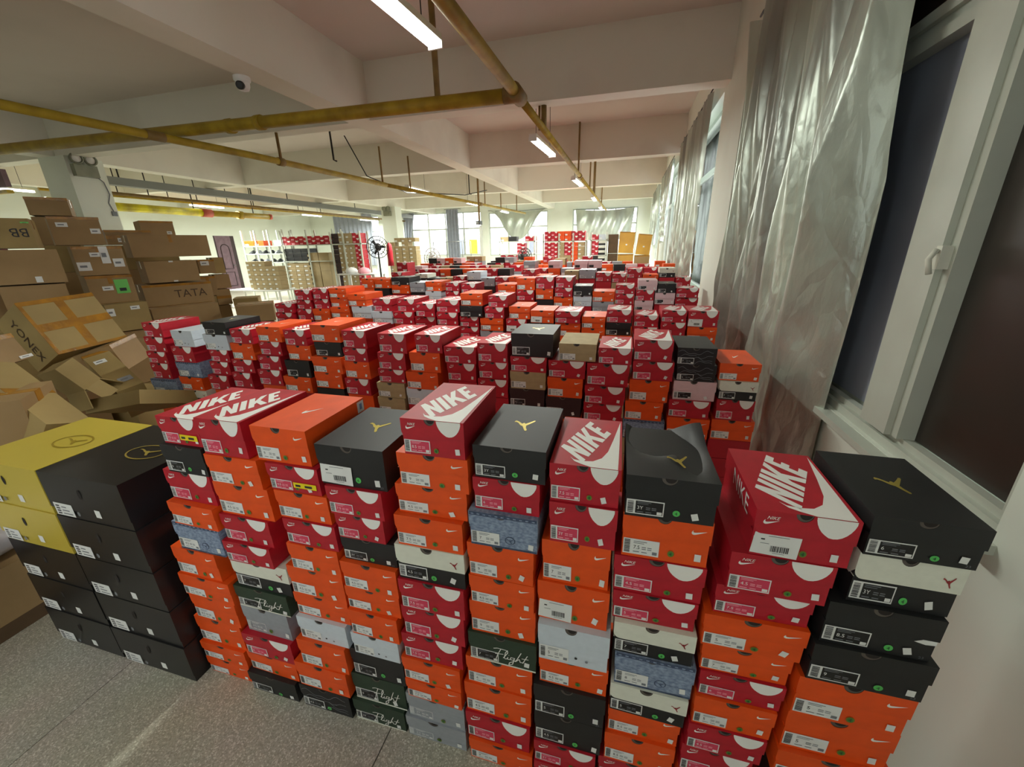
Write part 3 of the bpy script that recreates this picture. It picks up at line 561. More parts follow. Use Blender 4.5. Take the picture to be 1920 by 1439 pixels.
def yellow_mesh():
    m_ = MB(); rect(m_, -.02, .42, .2, .40, .002, 'yellow_label')
    for q in ((.02, .12), (.2, .34)): rect(m_, q[0], q[1], .25, .33, 0, 'ink')
    return m_.mesh('yellow_label')
ORD = ['zeroth', 'first', 'second', 'third', 'fourth', 'fifth', 'sixth', 'seventh', 'eighth', 'ninth', 'tenth', 'eleventh', 'twelfth', 'thirteenth', 'fourteenth', 'fifteenth',
       'sixteenth', 'seventeenth', 'eighteenth', 'nineteenth', 'twentieth', 'twenty-first', 'twenty-second', 'twenty-third', 'twenty-fourth']
SIZES = ['7', '6', '3Y', '4.5', '8.5', '9', '5', '7.5']
LABEL = cached
rs = random.Random(21)
STUFF = MB()
DEPTH = .275
def shoebox(ty, x0, x1, z0, z1, y, row, top, lab, detail, dent=False, barcode=False, yellow=False, tag_label=False, side_print=False, torn=False, size=None, yaw=0.0, d=DEPTH):
    bm_, lm_, style, zl, words = TYPES[ty]
    g = thing('shoebox', lab, 'box', ((x0+x1)/2, y, z0), 'shoeboxes stacked in the %s row' % ORD_ROW[row], (0, 0, yaw))
    g.scale = (x1-x0, d, z1-z0-.0008)
    link('box_base', cached(('b', bm_), lambda: base_mesh(bm_)), g)
    link('lid', cached(('l', lm_, zl, dent), lambda: lid_mesh(lm_, zl, dent)), g)
    link('thumb_hole', cached('h', hole_mesh), g)
    sz = size or rs.choice(SIZES)
    if barcode: link('barcode_label', cached('bc', barcode_mesh), g)
    if not (barcode and detail < 3): link('size_label', cached(('s', style, sz), lambda: label_mesh(style, sz)), g)
    k = (round(.3+rs.random()*.12, 2), round(.15+rs.random()*.08, 2), rs.choice((0, 0, 0, .1, -.15, .5, -.6)))
    k = rs.choice([(.34, .18, 0), (.38, .2, .08), (.36, .22, -.1), (.38, .2, 0), (.28, .17, .3), (.4, .17, -.12), (.36, .18, .05), (.32, .2, -.35)])
    if ty not in 'PX': link('code_sticker', cached(('c',)+k, lambda: sticker_mesh(*k)), g)
    if detail >= 3 and ty not in 'PDG':
        gr = ty in 'KWBX'; kk = rs.choice([(.04, .17), (.08, .2), (.12, .16)])
        link('round_sticker', cached(('d', gr)+kk, lambda: dot_mesh(*kk, gr)), g)
    mk = cached(('m', ty), lambda: mark_mesh(ty))
    if mk and not (ty == 'K' and rs.random() < .4): link('brand_mark', mk, g)
    if ty == 'R': link('curved_mark', cached('cm', curve_mesh), g)
    if top:
        tp = cached(('t', 'Z' if dent else ty), lambda: top_mesh('Z' if dent else ty))
        if tp: link('lid_print', tp, g)
    if tag_label: link('tag_label', cached('tg', lambda: MB().poly([(.502, .86, .62), (.502, .985, .62), (.502, .985, .95), (.502, .86, .95)], 'paper').poly([(.504, .9, .7), (.504, .95, .7), (.504, .95, .88), (.504, .9, .88)], 'sticker_blue').mesh('tag_label')), g)
    if side_print: link('side_print', cached('sp', side_mesh), g)
    if torn: link('torn_patch', cached('tp', lambda: MB().poly([(.30, .004, .44), (.36, .004, .50), (.44, .004, .62), (.485, .004, .66), (.487, .004, .42), (.40, .004, .40)], 'paper').mesh('torn_patch')), g)
    if yellow: link('yellow_label', cached('y', yellow_mesh), g)
    return g
ORD_ROW = ['front', 'second', 'third', 'fourth', 'fifth']
ROWY = [.823, 2.0, 3.1, 4.2, 5.3]
# fifth row: only its topmost boxes show
r5 = []
x = -3.25; colours = 'RRWKTRPSROROKTSRRROWRRFKRO'
while x < .66:
    w = .17+rs.random()*.03; top = 1.28+rs.random()*.12
    r5.append([(colours[len(r5) % len(colours)], round(x, 3), round(x+w, 3), round(top-.108, 3), round(top, 3))]); x += w+.008+(.02 if rs.random() < .2 else 0)
ROWS.append(r5)
SPECIAL = {(0, 7, 0): dict(dent=True, size='3Y'), (0, 8, 0): dict(barcode=True, side_print=True), (0, 3, 0): dict(barcode=True), (0, 6, 3): dict(barcode=True, size='7'), (0, 0, 0): dict(yellow=True),
           (0, 2, 1): dict(yellow=True), (0, 5, 0): dict(size='3Y'), (0, 2, 0): dict(tag_label=True), (0, 5, 2): dict(size='7'), (0, 6, 2): dict(size='7'), (0, 7, 1): dict(size='7.5'), (0, 8, 1): dict(size='4.5'),
           (0, 9, 0): dict(size='6'), (0, 9, 2): dict(size='8.5', torn=True), (0, 9, 3): dict(size='9'), (0, 7, 5): dict(size='8'), (2, 12, 0): dict(barcode=True), (2, 18, 0): dict(barcode=True), (2, 11, 1): dict(barcode=True)}
TOPWORDS = {'R': 'red shoebox with white lid lettering', 'O': 'orange shoebox with plain bright lid', 'K': 'black shoebox with gold lid emblem'}
for ri, stacks in enumerate(ROWS):
    n = len(stacks)
    for si, st in enumerate(stacks):
        y0 = ROWY[ri]
        for bi, (ty, x0, x1, z0, z1) in enumerate(st):
            y = y0+rs.uniform(-.012, .012); tops = bi == 0
            words = TYPES[ty][4]
            sp = dict(SPECIAL.get((ri, si, bi), {}))
            if sp.get('dent'): words = 'dented black shoebox'
            elif sp.get('barcode'): words += ' with barcode sheet'
            elif sp.get('yellow'): words = 'red shoebox with yellow sticker'
            lab = '%s, %s from top, %s stack from window wall, %s row' % (words, ORD[bi+1], ORD[n-si], ORD_ROW[ri])
            if tops: lab = '%s, topmost on %s stack from window wall, %s row' % (words, ORD[n-si], ORD_ROW[ri])
            # a lid shows its top when no box of the same width hides it
            shoebox(ty, x0, x1, z0, z1, y, ri, tops, lab, 3 if ri == 0 else (2 if ri < 4 else 1), yaw=rs.uniform(-.012, .012), **sp)
        if ri > 0:      # lower boxes of the stack, hidden behind the rows in front
            z = st[-1][3]; x0, x1 = st[-1][1], st[-1][2]; k = max(1, round(z/.11)); h = z/k
            for q in range(k):
                c = TYPES[rs.choice('RRROOOKT')][0]
                STUFF.box(x0, x1, y0+.012, y0+DEPTH-.012, q*h, (q+1)*h-.003, c)
def cheap_box(x0, x1, y0, y1, z0, z1, ty, face=True):
    b_, l_, style, zl, _ = TYPES[ty]; zs = z0+(z1-z0)*zl
    w = x1-x0
    STUFF.box(x0+w*.012, x1-w*.012, y0+.004, y1-.004, z0, zs+.01, b_); STUFF.box(x0, x1, y0, y1, zs, z1, l_)
    if face:
        h = z1-z0
        STUFF.poly([(x0+.06*w, y0+.001, z0+.1*h), (x0+.42*w, y0+.001, z0+.1*h), (x0+.42*w, y0+.001, z0+.42*h), (x0+.06*w, y0+.001, z0+.42*h)], 'pinkpale' if style == 'pink' else ('labelblack' if style == 'dark' else 'paper'))
        if ty == 'R': STUFF.poly([(x0+.55*w, y0-.001, z1), (x0+.62*w, y0-.001, z0+.72*h), (x0+.75*w, y0-.001, z0+.62*h), (x0+.88*w, y0-.001, z0+.74*h), (x0+.95*w, y0-.001, z1)], 'white')
        if ty == 'R': STUFF.poly([(x0+.5*w, y0, z1+.001), (x0+.95*w, y0, z1+.001), (x0+.95*w, y1, z1+.001), (x0+.8*w, y0+.3*(y1-y0), z1+.001)], 'white')
for ry, xl, xr, hb in ((6.4, -3.8, .66, 1.34), (7.5, -4.1, .66, 1.36), (8.6, -4.5, .66, 1.36), (9.7, -4.4, -.9, 1.36)):
    x = xl
    while x < xr:
        w = .18+rs.random()*.025; k = 12; top = hb+rs.choice((-.11, 0, 0, .03, .1))
        z = 0; h = .112
        while z < top-.05:
            cheap_box(x, x+w, ry, ry+DEPTH, z, z+h-.002, rs.choice('RRRROOOSKTF'), z > top-.4); z += h
        x += w+.012

# ---------------------------------------------------------------- large shoeboxes beside the front row
def oval(m_, cx, cy, z, rx, ry, t, mt, n=28):
    for k in range(n):
        a, b = 2*PI*k/n, 2*PI*(k+1)/n
        m_.poly([(cx+rx*math.cos(a), cy+ry*math.sin(a), z), (cx+rx*math.cos(b), cy+ry*math.sin(b), z), (cx+(rx-t)*math.cos(b), cy+(ry-t)*math.sin(b), z), (cx+(rx-t)*math.cos(a), cy+(ry-t)*math.sin(a), z)], mt)
BH, BWD, BD = .192, .415, .40
def big_box(x0, k, mt, lab, top, yo):
    g = thing('large_shoebox', lab, 'box', (x0, .77+yo, k*BH), 'large boot boxes left of the front row')
    MB().box(.004, BWD-.004, .004, BD-.004, 0, BH*.95, mt).build('box_base', g)
    m_ = MB().box(0, BWD, 0, BD, BH*.93, BH-.0015, mt); m_.box(0, BWD, 0, .003, BH*.2, BH*.93, mt); m_.box(0, .003, .003, BD, BH*.2, BH*.93, mt); m_.box(BWD-.003, BWD, .003, BD, BH*.2, BH*.93, mt)
    m_.build('lid', g)
    h = MB(); h.disc(lambda u, v: (u, -.0015, v), BWD*.47, BH*.62, .009, .02, 'hole_shade', 14); h.build('thumb_hole', g)  # dark disc on the lid face, painted as the shaded hole
    l = MB(); rect(l, .02, .12, .008, .062, -.001, 'paper')
    for q in range(4): rect(l, .03, .05, .014+q*.011, .02+q*.011, -.0016, 'ink')
    for q in range(3): rect(l, .06, .11-.012*q, .016+q*.014, .021+q*.014, -.0016, 'greyink')
    l.build('size_label', g)
    s_ = MB(); rect(s_, .24, .268, .03, .062, -.001, 'paper'); s_.build('code_sticker', g)
    r_ = MB(); r_.disc(lambda u, v: (u, -.001, v), .145, .028, .008, .01, 'greyink', 12); r_.build('round_sticker', g)
    if top:
        o = MB(); pm = 'goldprint' if mt == 'blackgloss' else 'gold_ink'
        cx, cy = BWD*.62, BD*.5
        oval(o, cx, cy, BH+.0005, .085, .055, .006, pm)
        o.poly([(cx-.05+u*.1, cy-.022+v*.045, BH+.0005) for u, v in JM][::-1], pm)
        o.build('lid_emblem', g)
    return g
for k in range(5):
    nm = ['lowest', 'second from floor', 'middle', 'fourth from floor', 'topmost'][k]
    big_box(-2.026, k, 'blackgloss', '%s large black shoebox in the stack beside the front row%s' % (nm, ', oval lid emblem' if k == 4 else ''), k == 4, [0, .002, .0, -.002, -.003][k])
    if k < 3: big_box(-2.446, k, 'blackgloss', '%s large black shoebox under the two gold boxes' % ['lowest', 'middle', 'upper'][k], False, 0)
    else: big_box(-2.446, k, 'gold_card', ['lower gold shoebox beneath the other gold box', 'upper gold shoebox with oval emblem on its lid'][k-3], k == 4, -.004)

# ---------------------------------------------------------------- cartons
def seam_tape(m_, w, d, h, axis):
    t = .03
    if axis == 'top':
        m_.box(-w/2-.002, w/2+.002, d/2-t, d/2+t, h/2, h/2+.002, 'tape'); m_.box(-w/2-.002, -w/2, d/2-t, d/2+t, h/2-.1, h/2, 'tape'); m_.box(w/2, w/2+.002, d/2-t, d/2+t, h/2-.1, h/2, 'tape')
    if axis == 'edge':
        m_.box(-w/2-.003, w/2+.003, -.003, .035, h/2-.0, h/2+.002, 'tape'); m_.box(-w/2-.003, w/2+.003, -.003, -.0005, h/2-.03, h/2+.002, 'tape')
    if axis == 'cross':
        m_.box(-t, t, -.002, 0, -h/2, h/2, 'tape'); m_.box(-w/2, w/2, -.0035, -.002, -t, t, 'tape')
        m_.box(-w/2, w/2, -.0035, -.001, h/2-.03, h/2+.003, 'tape'); m_.box(-w/2, w/2, -.0035, -.001, -h/2-.003, -h/2+.02, 'tape'); m_.box(-w/2-.003, -w/2+.02, -.003, .0, -h/2, h/2, 'tape')
    if axis == 'mid':
        m_.box(-w/2-.002, w/2+.002, -.002, 0, -t*.8, t*.8, 'tape')
    if axis == 'vert':
        m_.box(-t*.7, t*.7, -.002, 0, h/2-.1, h/2, 'tape'); m_.box(-t*.7, t*.7, -.002, d, h/2, h/2+.002, 'tape')
def carton(n, p, R, w, d, h, lab, mt='cardboard', tape=('top',), labels=(), txt=None, side_txt=None, group='cartons in the heap', name='carton', mat_tape=None):
    g = thing(name, lab, 'carton', group=group)
    g.matrix_world = Matrix((R[0]+[p[0]], R[1]+[p[1]], R[2]+[p[2]], [0, 0, 0, 1]))
    b = MB(); e = .004
    b.box(-w/2, w/2, 0, d, -h/2, h/2-e, mt)
    b.box(-w/2, w/2, 0, d/2-.002, h/2-e, h/2, mt); b.box(-w/2, w/2, d/2+.002, d, h/2-e, h/2, mt)
    b.build('carton_body', g)
    for a in tape:
        m_ = MB(); seam_tape(m_, w, d, h, a); m_.build('packing_tape', g)
    for (u, v, lw, lh, mt2) in labels:
        m_ = MB(); m_.box((u-.5)*w-lw/2, (u-.5)*w+lw/2, -.0045, -.003, (v-.5)*h-lh/2, (v-.5)*h+lh/2, mt2)
        if mt2 == 'label_green': m_.box((u-.5)*w-lw/4, (u-.5)*w+lw/4, -.0052, -.0045, (v-.5)*h-lh/3, (v-.5)*h-lh/9, 'ink')
        elif lw > .06: m_.box((u-.5)*w-lw/3, (u-.5)*w+lw/5, -.0052, -.0045, (v-.5)*h-lh/8, (v-.5)*h+lh/8, 'greyink')
        m_.build('shipping_label', g)
    if txt:
        s_, u, v, sz, flip = txt
        m_ = MB(); put_text(m_, s_, lambda a, c: ((u-.5)*w+a*sz, -.003, (v-.5)*h+c*sz) if not flip else ((u-.5)*w-a*sz, -.003, (v-.5)*h-c*sz), 'print_brown' if not flip else 'ink'); m_.build('printed_text', g)
    if side_txt:
        s_, sz = side_txt
        m_ = MB(); put_text(m_, s_, lambda a, c: (-w/2-.003, d*.62-c*sz, h*.36-a*sz), 'print_brown'); m_.build('printed_text', g)
    return g
CK = {c[0]: c[1:] for c in CARTONS}
CINFO = {
 'a': ('tall brown carton on top of the heap beside the white column', 'cardboard', ('top', 'edge'), (), None),
 'b': ('olive carton with upside-down black letters near the heap top', 'cardboard_olive', ('top',), ((.9, .86, .06, .015, 'label_green'),), ('BB', .9, .66, .085, True)),
 'c': ('brown carton with two white labels below the emergency lamp', 'cardboard', ('edge',), ((.24, .72, .1, .05, 'paper'), (.86, .5, .09, .06, 'paper')), None),
 'd': ('wide plain brown carton below the carton with black letters', 'cardboard', ('top',), ((.62, .12, .05, .06, 'paper'),), None),
 'e': ('carton with torn white papers and orange tape, above the green-labelled one', 'cardboard', ('edge', 'vert'), ((.6, .7, .08, .2, 'paper'), (.42, .72, .1, .05, 'paper'), (.14, .32, .12, .1, 'paper'), (.84, .42, .1, .1, 'paper')), None),
 'f': ('carton with a bright green label', 'cardboard', ('edge', 'vert'), ((.72, .6, .13, .17, 'label_green'), (.4, .56, .1, .05, 'paper')), None),
 'g': ('brown carton with small white label under the green-labelled carton', 'cardboard_olive', ('top',), ((.68, .82, .09, .045, 'paper'), (.1, .72, .07, .09, 'paper')), None),
 'h': ('long plain carton at the top of the stack by the door', 'cardboard', ('top', 'vert'), (), None),
 'i': ('carton wrapped in orange tape behind the long plain carton', 'cardboard', ('edge', 'mid'), ((.3, .3, .08, .06, 'paper'),), None),
 'j': ('highest carton beside the white column at the back', 'cardboard', ('edge',), ((.82, .2, .07, .05, 'paper'),), None),
 'k': ('plain brown carton between the long carton and the letter-printed one', 'cardboard', ('top',), ((.5, .97, .05, .02, 'paper'), (.5, .04, .05, .02, 'paper')), None),
 'l': ('brown carton printed with four dark capital letters', 'cardboard', ('top', 'edge'), (), ('TATA', .42, .36, .105, False)),
 'm': ('brown carton beneath the carton with four printed letters', 'cardboard', ('top',), (), None),
 'n': ('small carton with pink-white papers beside the long carton', 'cardboard', ('edge',), ((.4, .75, .12, .07, 'paper'),), None),
 'n2': ('small carton in front of the wooden door, second from its top', 'cardboard', ('top',), (), None),
 'n3': ('small carton with torn tape against the end of the letter-printed carton', 'cardboard', ('edge', 'vert'), (), None),
 'n4': ('small carton in front of the wooden door, lowest there', 'cardboard', ('mid',), (), None),
 'n5': ('small crumpled carton in front of the wooden door, topmost', 'cardboard_olive', ('top',), (), None),
 'o': ('flat brown carton behind the leftmost stacks of the second row', 'cardboard', ('top',), (), None),
 'p': ('low pale carton on the floor before the wooden door', 'cardboard_olive', ('top',), (), None),
 'q': ('big tilted carton with crossed orange tape on its face', 'cardboard_olive', ('cross',), (), None),
 'r': ('long slanting carton with orange tape band behind the gold box', 'cardboard_olive', ('mid',), (), None),
 't': ('dark olive tilted carton with white label and orange tape edge', 'cardboard_olive', ('edge',), ((.4, .75, .07, .05, 'paper'), (.6, .2, .08, .06, 'silver_card')), None),
 'u': ('brown tilted carton leaning under the big cross-taped carton', 'cardboard', ('edge',), (), None),
 'v': ('low carton with raised flap behind the front row, end of heap', 'cardboard_olive', (), (), None),
 'w': ('plain carton standing behind the gold boxes at the picture edge', 'cardboard', ('top',), (), None),
 'x': ('carton with white strip under the big tilted carton', 'cardboard', ('edge',), ((.9, .1, .16, .02, 'paper'),), None)}
CK.update({'q':([-4.212,2.152,1.192],[[-0.0634,-0.8881,-0.4553],[0.9969,-0.0349,-0.0708],[0.047,-0.4584,0.8875]],0.488,0.34,0.43),'r':([-2.988,1.236,1.028],[[0.0119,-0.3666,-0.9303],[0.9391,-0.3154,0.1363],[-0.3433,-0.8753,0.3405]],0.183,0.3,0.752),'s':([-3.471,1.688,0.948],[[-0.0677,-0.9666,-0.2472],[0.9084,0.0428,-0.416],[0.4127,-0.2527,0.8751]],0.118,0.25,0.192),'t':([-3.643,1.962,0.885],[[0.3254,-0.2575,-0.9098],[0.9295,0.264,0.2577],[0.1739,-0.9295,0.3253]],0.157,0.25,0.579),'u':([-3.959,2.303,0.927],[[-0.6166,-0.7578,-0.2132],[0.7871,-0.5889,-0.1833],[0.0134,-0.2809,0.9597]],0.453,0.3,0.216),'v':([-3.271,1.697,0.759],[[0.9759,0.0984,-0.1948],[-0.0235,0.9349,0.3542],[0.217,-0.3411,0.9146]],0.613,0.35,0.093),'x':([-3.731,1.497,1.146],[[-0.7105,-0.6522,-0.2642],[0.6996,-0.6952,-0.1652],[-0.0759,-0.3022,0.9502]],0.493,0.25,0.181)})

for n, (lab, mt, tape, labels, txt) in CINFO.items():
    p, R, w, d, h = CK[n]
    carton(n, p, [list(r) for r in R], w, d, h, lab, mt, tape, labels, txt, ('YONEX', .07) if n == 'q' else None)
# opened carton: its flaps stick out over a dark sheet for the unlit inside
p, R, w, d, h = CK['s']
g = carton('s', p, [list(r) for r in R], w, d, h, 'olive opened carton with loose flaps below the big tilted carton', 'cardboard_olive', ())
MB().box(-w/2, w/2, .004, d-.01, -h/2-.006, -h/2-.001, 'cardboard_dark').build('mouth_shade', g)
for T, sx in ((Matrix.Translation((-w/2, 0, -h/2)) @ Matrix.Rotation(.5, 4, 'Y'), d), (Matrix.Translation((w/2, 0, -h/2)) @ Matrix.Rotation(-.6, 4, 'Y'), d)):
    MB().box(-.003, .003, .005, sx-.01, -.13, 0, 'cardboard_olive', T).build('flap', g)
MB().box(-w/2+.01, w/2-.01, -.003, .002, -.12, 0, 'cardboard_olive', Matrix.Translation((0, .002, -h/2)) @ Matrix.Rotation(-.35, 4, 'X')).build('flap', g)
# heap underneath: what holds the visible cartons up
hp = MB()
def under(n, sh=.03):
    p, R, w, d, h = CK[n]; z1 = p[2]-h/2-.012; k = max(1, round(z1/.34)); hh = z1/k
    T = Matrix((list(R[0])+[p[0]], list(R[1])+[p[1]], [0, 0, 1, 0], [0, 0, 0, 1]))
    for q in range(k):
        o_ = .02*((q*7) % 3)
        hp.box(-w/2+sh-o_, w/2-sh, sh+o_, d-sh, q*hh, (q+1)*hh-.004, 'cardboard' if q % 2 else 'cardboard_olive', T)
for n in ('m', 'g', 'd', 'n4', 'n3', 'j', 'i', 'a', 'o', 'p'): under(n)
for (x0, x1, y0, y1, z) in ((-5.6, -4.75, 2.5, 3.0, .85), (-4.55, -3.9, 2.15, 2.6, .5), (-3.7, -3.15, 1.55, 1.9, .42), (-4.75, -4.1, 1.6, 2.1, .66), (-2.95, -2.6, 1.06, 1.3, .58), (-5.6, -4.9, 1.7, 2.3, 1.0), (-7.6, -6.3, 1.9, 2.7, 1.4), (-6.2, -5.3, 1.3, 1.9, .95)):
    n = max(1, round(z/.36)); hh = z/n
    for k in range(n):
        o_ = .02*((k*7) % 3-1); hp.box(x0+o_, x1+o_, y0-o_, y1-o_, k*hh, (k+1)*hh-.004, 'cardboard' if k % 2 else 'cardboard_olive')
hp.build('hidden_cartons', kind='stuff', label='lower cartons of the heap, mostly hidden in shadow', cat='carton')
# carton on the floor left of the black boxes, with a wrapped bag on it
g = thing('carton', 'plain carton on the terrazzo floor beside the large black shoeboxes', 'carton', (-2.98, .62, 0))
MB().box(-.31, .30, -.35, .42, 0.072, .34, 'cardboard').build('carton_body', g)
MB().box(-.30, .302, -.36, .41, 0, .072, 'cardboard_dark').build('dark_base', g)  # low band in a darker cardboard colour
MB().box(-.31, .30, .01, .06, .34, .342, 'tape').build('packing_tape', g)
bgm = MB(); N = 18
for j in range(N+1):
    for i in range(2*N):
        th, ph = PI*j/N, PI*i/N
        r_ = 1+.10*math.sin(3*ph+2*th)+.07*math.sin(7*ph-3*th)
        bgm.v.append((-2.86+.24*r_*math.sin(th)*math.cos(ph), .68+.28*r_*math.sin(th)*math.sin(ph), .442+.1*math.cos(th)*r_ if math.cos(th) > -.9 else .345))
for j in range(N):
    for i in range(2*N):
        a = j*2*N+i; b = j*2*N+(i+1) % (2*N); bgm.f.append((a, b, b+2*N, a+2*N)); bgm.mi.append(bgm.m('plastic_wrap')); bgm.sm.append(True)
bgm.build('plastic_bag', label='crumpled clear plastic bag lying on the floor carton beside the gold box', cat='bag')

# cartons by the rear right window
for k, (x, z, w, h, rl, mt, lab) in enumerate(((-.0, 1.42, .46, .62, .05, 'cardboard_yellow', 'yellow carton, upper one of the middle pair by the rear right window'), (-.01, .8, .47, .58, 0, 'cardboard_yellow', 'yellow carton under the upper middle one by the rear right window'),
        (.52, 1.36, .40, .60, .10, 'cardboard_yellow', 'leaning carton touching the window wall, upper rear right'), (.49, .76, .44, .58, 0, 'cardboard', 'brown carton next to window wall below the leaning carton'),
        (-.41, 1.42, .3, .56, 0, 'cardboard_dark', 'dark brown carton beside the white shelf, upper'), (-.41, .84, .3, .56, 0, 'cardboard_dark', 'dark brown carton beside the white shelf, lower'))):
    R = Matrix.Rotation(rl, 3, 'Y')
    carton('y', (x, 13.6, z+h/2-.03), [list(r) for r in R], w, .5, h, lab, mt, ('edge',) if mt != 'cardboard_dark' else ('top',), ((.5, .4, .05, .04, 'paper'),) if k < 4 else (), group='cartons by the rear right window')
MB().box(-.55, .72, 13.62, 14.1, 0, .72, 'cardboard_dark').build('hidden_cartons', kind='stuff', label='hidden cartons under the yellow cartons by the rear right window', cat='carton')
# ---------------------------------------------------------------- curtains
def curtain(lab, fy, fx, zt, zb, nu=140, nv=110, mt='foil', name='curtain', rod=None, group=None):
    """fy(u,t) along the wall, fx(u,t) out of the wall; t=0 top"""
    m_ = MB()
    for j in range(nv+1):
        t = j/nv
        for i in range(nu+1):
            u = i/nu
            z = zt(u)+(zb(u)-zt(u))*t
            m_.v.append((fx(u, t), fy(u, t), z))
    for j in range(nv):
        for i in range(nu):
            a = j*(nu+1)+i; m_.f.append((a, a+1, a+nu+2, a+nu+1)); m_.mi.append(m_.m(mt)); m_.sm.append(True)
    g = thing(name, lab, 'curtain', (0, 0, 0), group)
    o = m_.build('curtain_cloth', g)
    if rod: MB().tube(rod, .008, 'dark_metal', 8).build('curtain_wire', g)
    return g
# u = 0 at the near edge
def y1(u, t):
    return 2.02+u*2.3 + .035*math.sin(9*t+7*u)*t - .05*t*(1-u)
def x1(u, t):
    g_ = .5+.5*t
    ph = u+.05*math.sin(3.1*t+1)+.028*math.sin(7*t+9*u)
    f = .052*math.cos(2*PI*(ph*4.1+.05))*g_
    f += .030*abs(math.sin(PI*(ph*9+.5*t)))**.6*(1-.3*t)
    f += .016*math.sin(2*PI*(u*17+.9*t))*ss(.12, .4, u)
    near = .085*math.exp(-((u-.09)/.07)**2)*ss(-.3, .5, t)
    f += .05*math.sin(11*t+13*u)*math.exp(-((u-.24)/.1)**2-((t-.76)/.12)**2)
    f += ss(.55, .8, t)*(.012*math.sin(41*t+29*u)*math.sin(23*u+5*t)+.010*math.sin(63*u-31*t))
    fan = .05*(abs(math.sin(PI*(u*5)))-.5)*(1-ss(0, .3, t))
    f += .022*math.sin(2*PI*(u*6.5-1.1*t))*ss(.06, .2, u)*(.3+t)+.014*abs(math.sin(PI*(u*13+2.2*t)))
    near *= 1+.25*math.sin(5*t)+.10*math.sin(16*t+40*u)*ss(.4, .9, t)
    pinch = .055*math.exp(-((u-.25)/.025)**2)*ss(.35, .7, t)
    edge = .05*math.exp(-(u/.015)**2)
    return min(.925, .845+f*.9-near+pinch+edge+fan)
curtain('huge crinkled silver foil curtain hanging over the nearest window', y1, x1, lambda u: 3.34-.07*abs(math.sin(PI*u*5))**1.5, lambda u: .42-.1*u, 260, 190,
        rod=[(.9, 1.86, 3.36), (.9, 3.1, 3.35), (.9, 4.30, 3.36), (.93, 4.36, 3.42)], group='silver curtains of the window wall')
def mk(y0, y1_, sk, seed):
    def fy(u, t): return y0+sk*t**.8+(y1_-y0-sk*t**.8)*u
    def fx(u, t): return .86+.040*math.sin(2*PI*(u*6+seed+.12*math.sin(5*t)))*(.4+.6*t)+.02*math.sin(2*PI*(u*14+.5*t+seed))+.006*math.sin(60*t+20*u)*t
    return fy, fx
fy, fx = mk(6.12, 9.05, .12, .3)
curtain('silver foil curtain on second window, slanting edge with bright gap', fy, fx, lambda u: 3.38+.015*math.cos(40*u), lambda u: .92, rod=[(.88, 5.9, 3.42), (.86, 9.1, 3.38)], group='silver curtains of the window wall')
def fy3(u, t): return 10.0+1.0*ss(0, .85, t)+(2.9-1.5*ss(0, .85, t))*u
curtain('silver green curtain gathered short on the third window', fy3, mk(0, 1, 0, .7)[1], lambda u: 3.36, lambda u: 1.78+.12*math.sin(9*u), 90, 60, rod=[(.86, 9.95, 3.42), (.85, 13.1, 3.38)], group='silver curtains of the window wall')
fy, fx = mk(14.2, 17.2, .6, .1)
curtain('small silver curtain on the fourth window of the wall', fy, fx, lambda u: 3.36, lambda u: 1.6, 60, 40, rod=[(.86, 14.1, 3.4), (.85, 17.3, 3.38)], group='silver curtains of the window wall')
def swag(lab, xa, xb, zt, sag, full):
    m_ = MB(); nu, nv = 60, 30
    for j in range(nv+1):
        t = j/nv
        for i in range(nu+1):
            u = i/nu; xx = xa+(xb-xa)*u; c = 1-(2*u-1)**2
            if full: c = .86+.14*c
            z = zt+.10*(2*u-1)**2-t*(sag*c+.02)
            yy = YB-.14-.07*math.sin(PI*t)*c+.02*math.sin(30*u+6*t)+.03*math.cos(12*(2*u-1)*(1-.5*t))*t
            xx = xx+(xa+xb-2*xx)*.5*t*(0.28 if not full else .08)
            m_.v.append((xx, yy, z))
    for j in range(nv):
        for i in range(nu):
            a = j*(nu+1)+i; m_.f.append((a, a+1, a+nu+2, a+nu+1)); m_.mi.append(m_.m('foil')); m_.sm.append(True)
    g = thing('curtain', lab, 'curtain', (0, 0, 0), 'silver swags of the rear wall'); m_.build('curtain_cloth', g)
    MB().tube([(xa, YB-.002, zt+.1), (xa, YB-.13, zt+.1), ((xa+xb)/2, YB-.12, zt+.03), (xb, YB-.13, zt+.1), (xb, YB-.002, zt+.1)], .01, 'dark_metal', 6).build('curtain_wire', g)
swag('silver cloth swagged in a deep V across a rear window', -6.7, -3.7, 3.22, 1.25, False)
swag('silver cloth hung wide over the rear window beside the yellow cartons', -2.4, .25, 3.12, 1.35, True)
def drape(lab, xa, xb, zt, zb, k, skew=0):
    m_ = MB(); nu, nv = 48, 10
    for j in range(nv+1):
        t = j/nv
        for i in range(nu+1):
            u = i/nu; m_.v.append((xa+(xb-xa)*(u if not skew else u*(1-skew*t)), YB-.16+.035*math.sin(2*PI*u*k), zt+(zb-zt)*t))
    for j in range(nv):
        for i in range(nu):
            a = j*(nu+1)+i; m_.f.append((a, a+1, a+nu+2, a+nu+1)); m_.mi.append(m_.m('grey_drape')); m_.sm.append(True)
    g = thing('curtain', lab, 'curtain', (0, 0, 0), 'grey drapes of the rear wall'); m_.build('curtain_cloth', g)
    MB().tube([(xa-.1, YB-.002, zt+.02), (xa-.1, YB-.16, zt+.02), (xb+.1, YB-.16, zt+.02), (xb+.1, YB-.002, zt+.02)], .012, 'steel', 6).build('curtain_rod', g)
drape('grey curtain with many folds in the far rear corner behind the tan boxes', -15.7, -13.3, 3.45, .8, 9)
drape('narrow grey drape hanging beside the central rear window', -8.95, -8.3, 3.45, .7, 4)
drape('grey drape drawn aside, next to the slender white column', -11.4, -10.75, 3.35, 1.5, 3, .6)

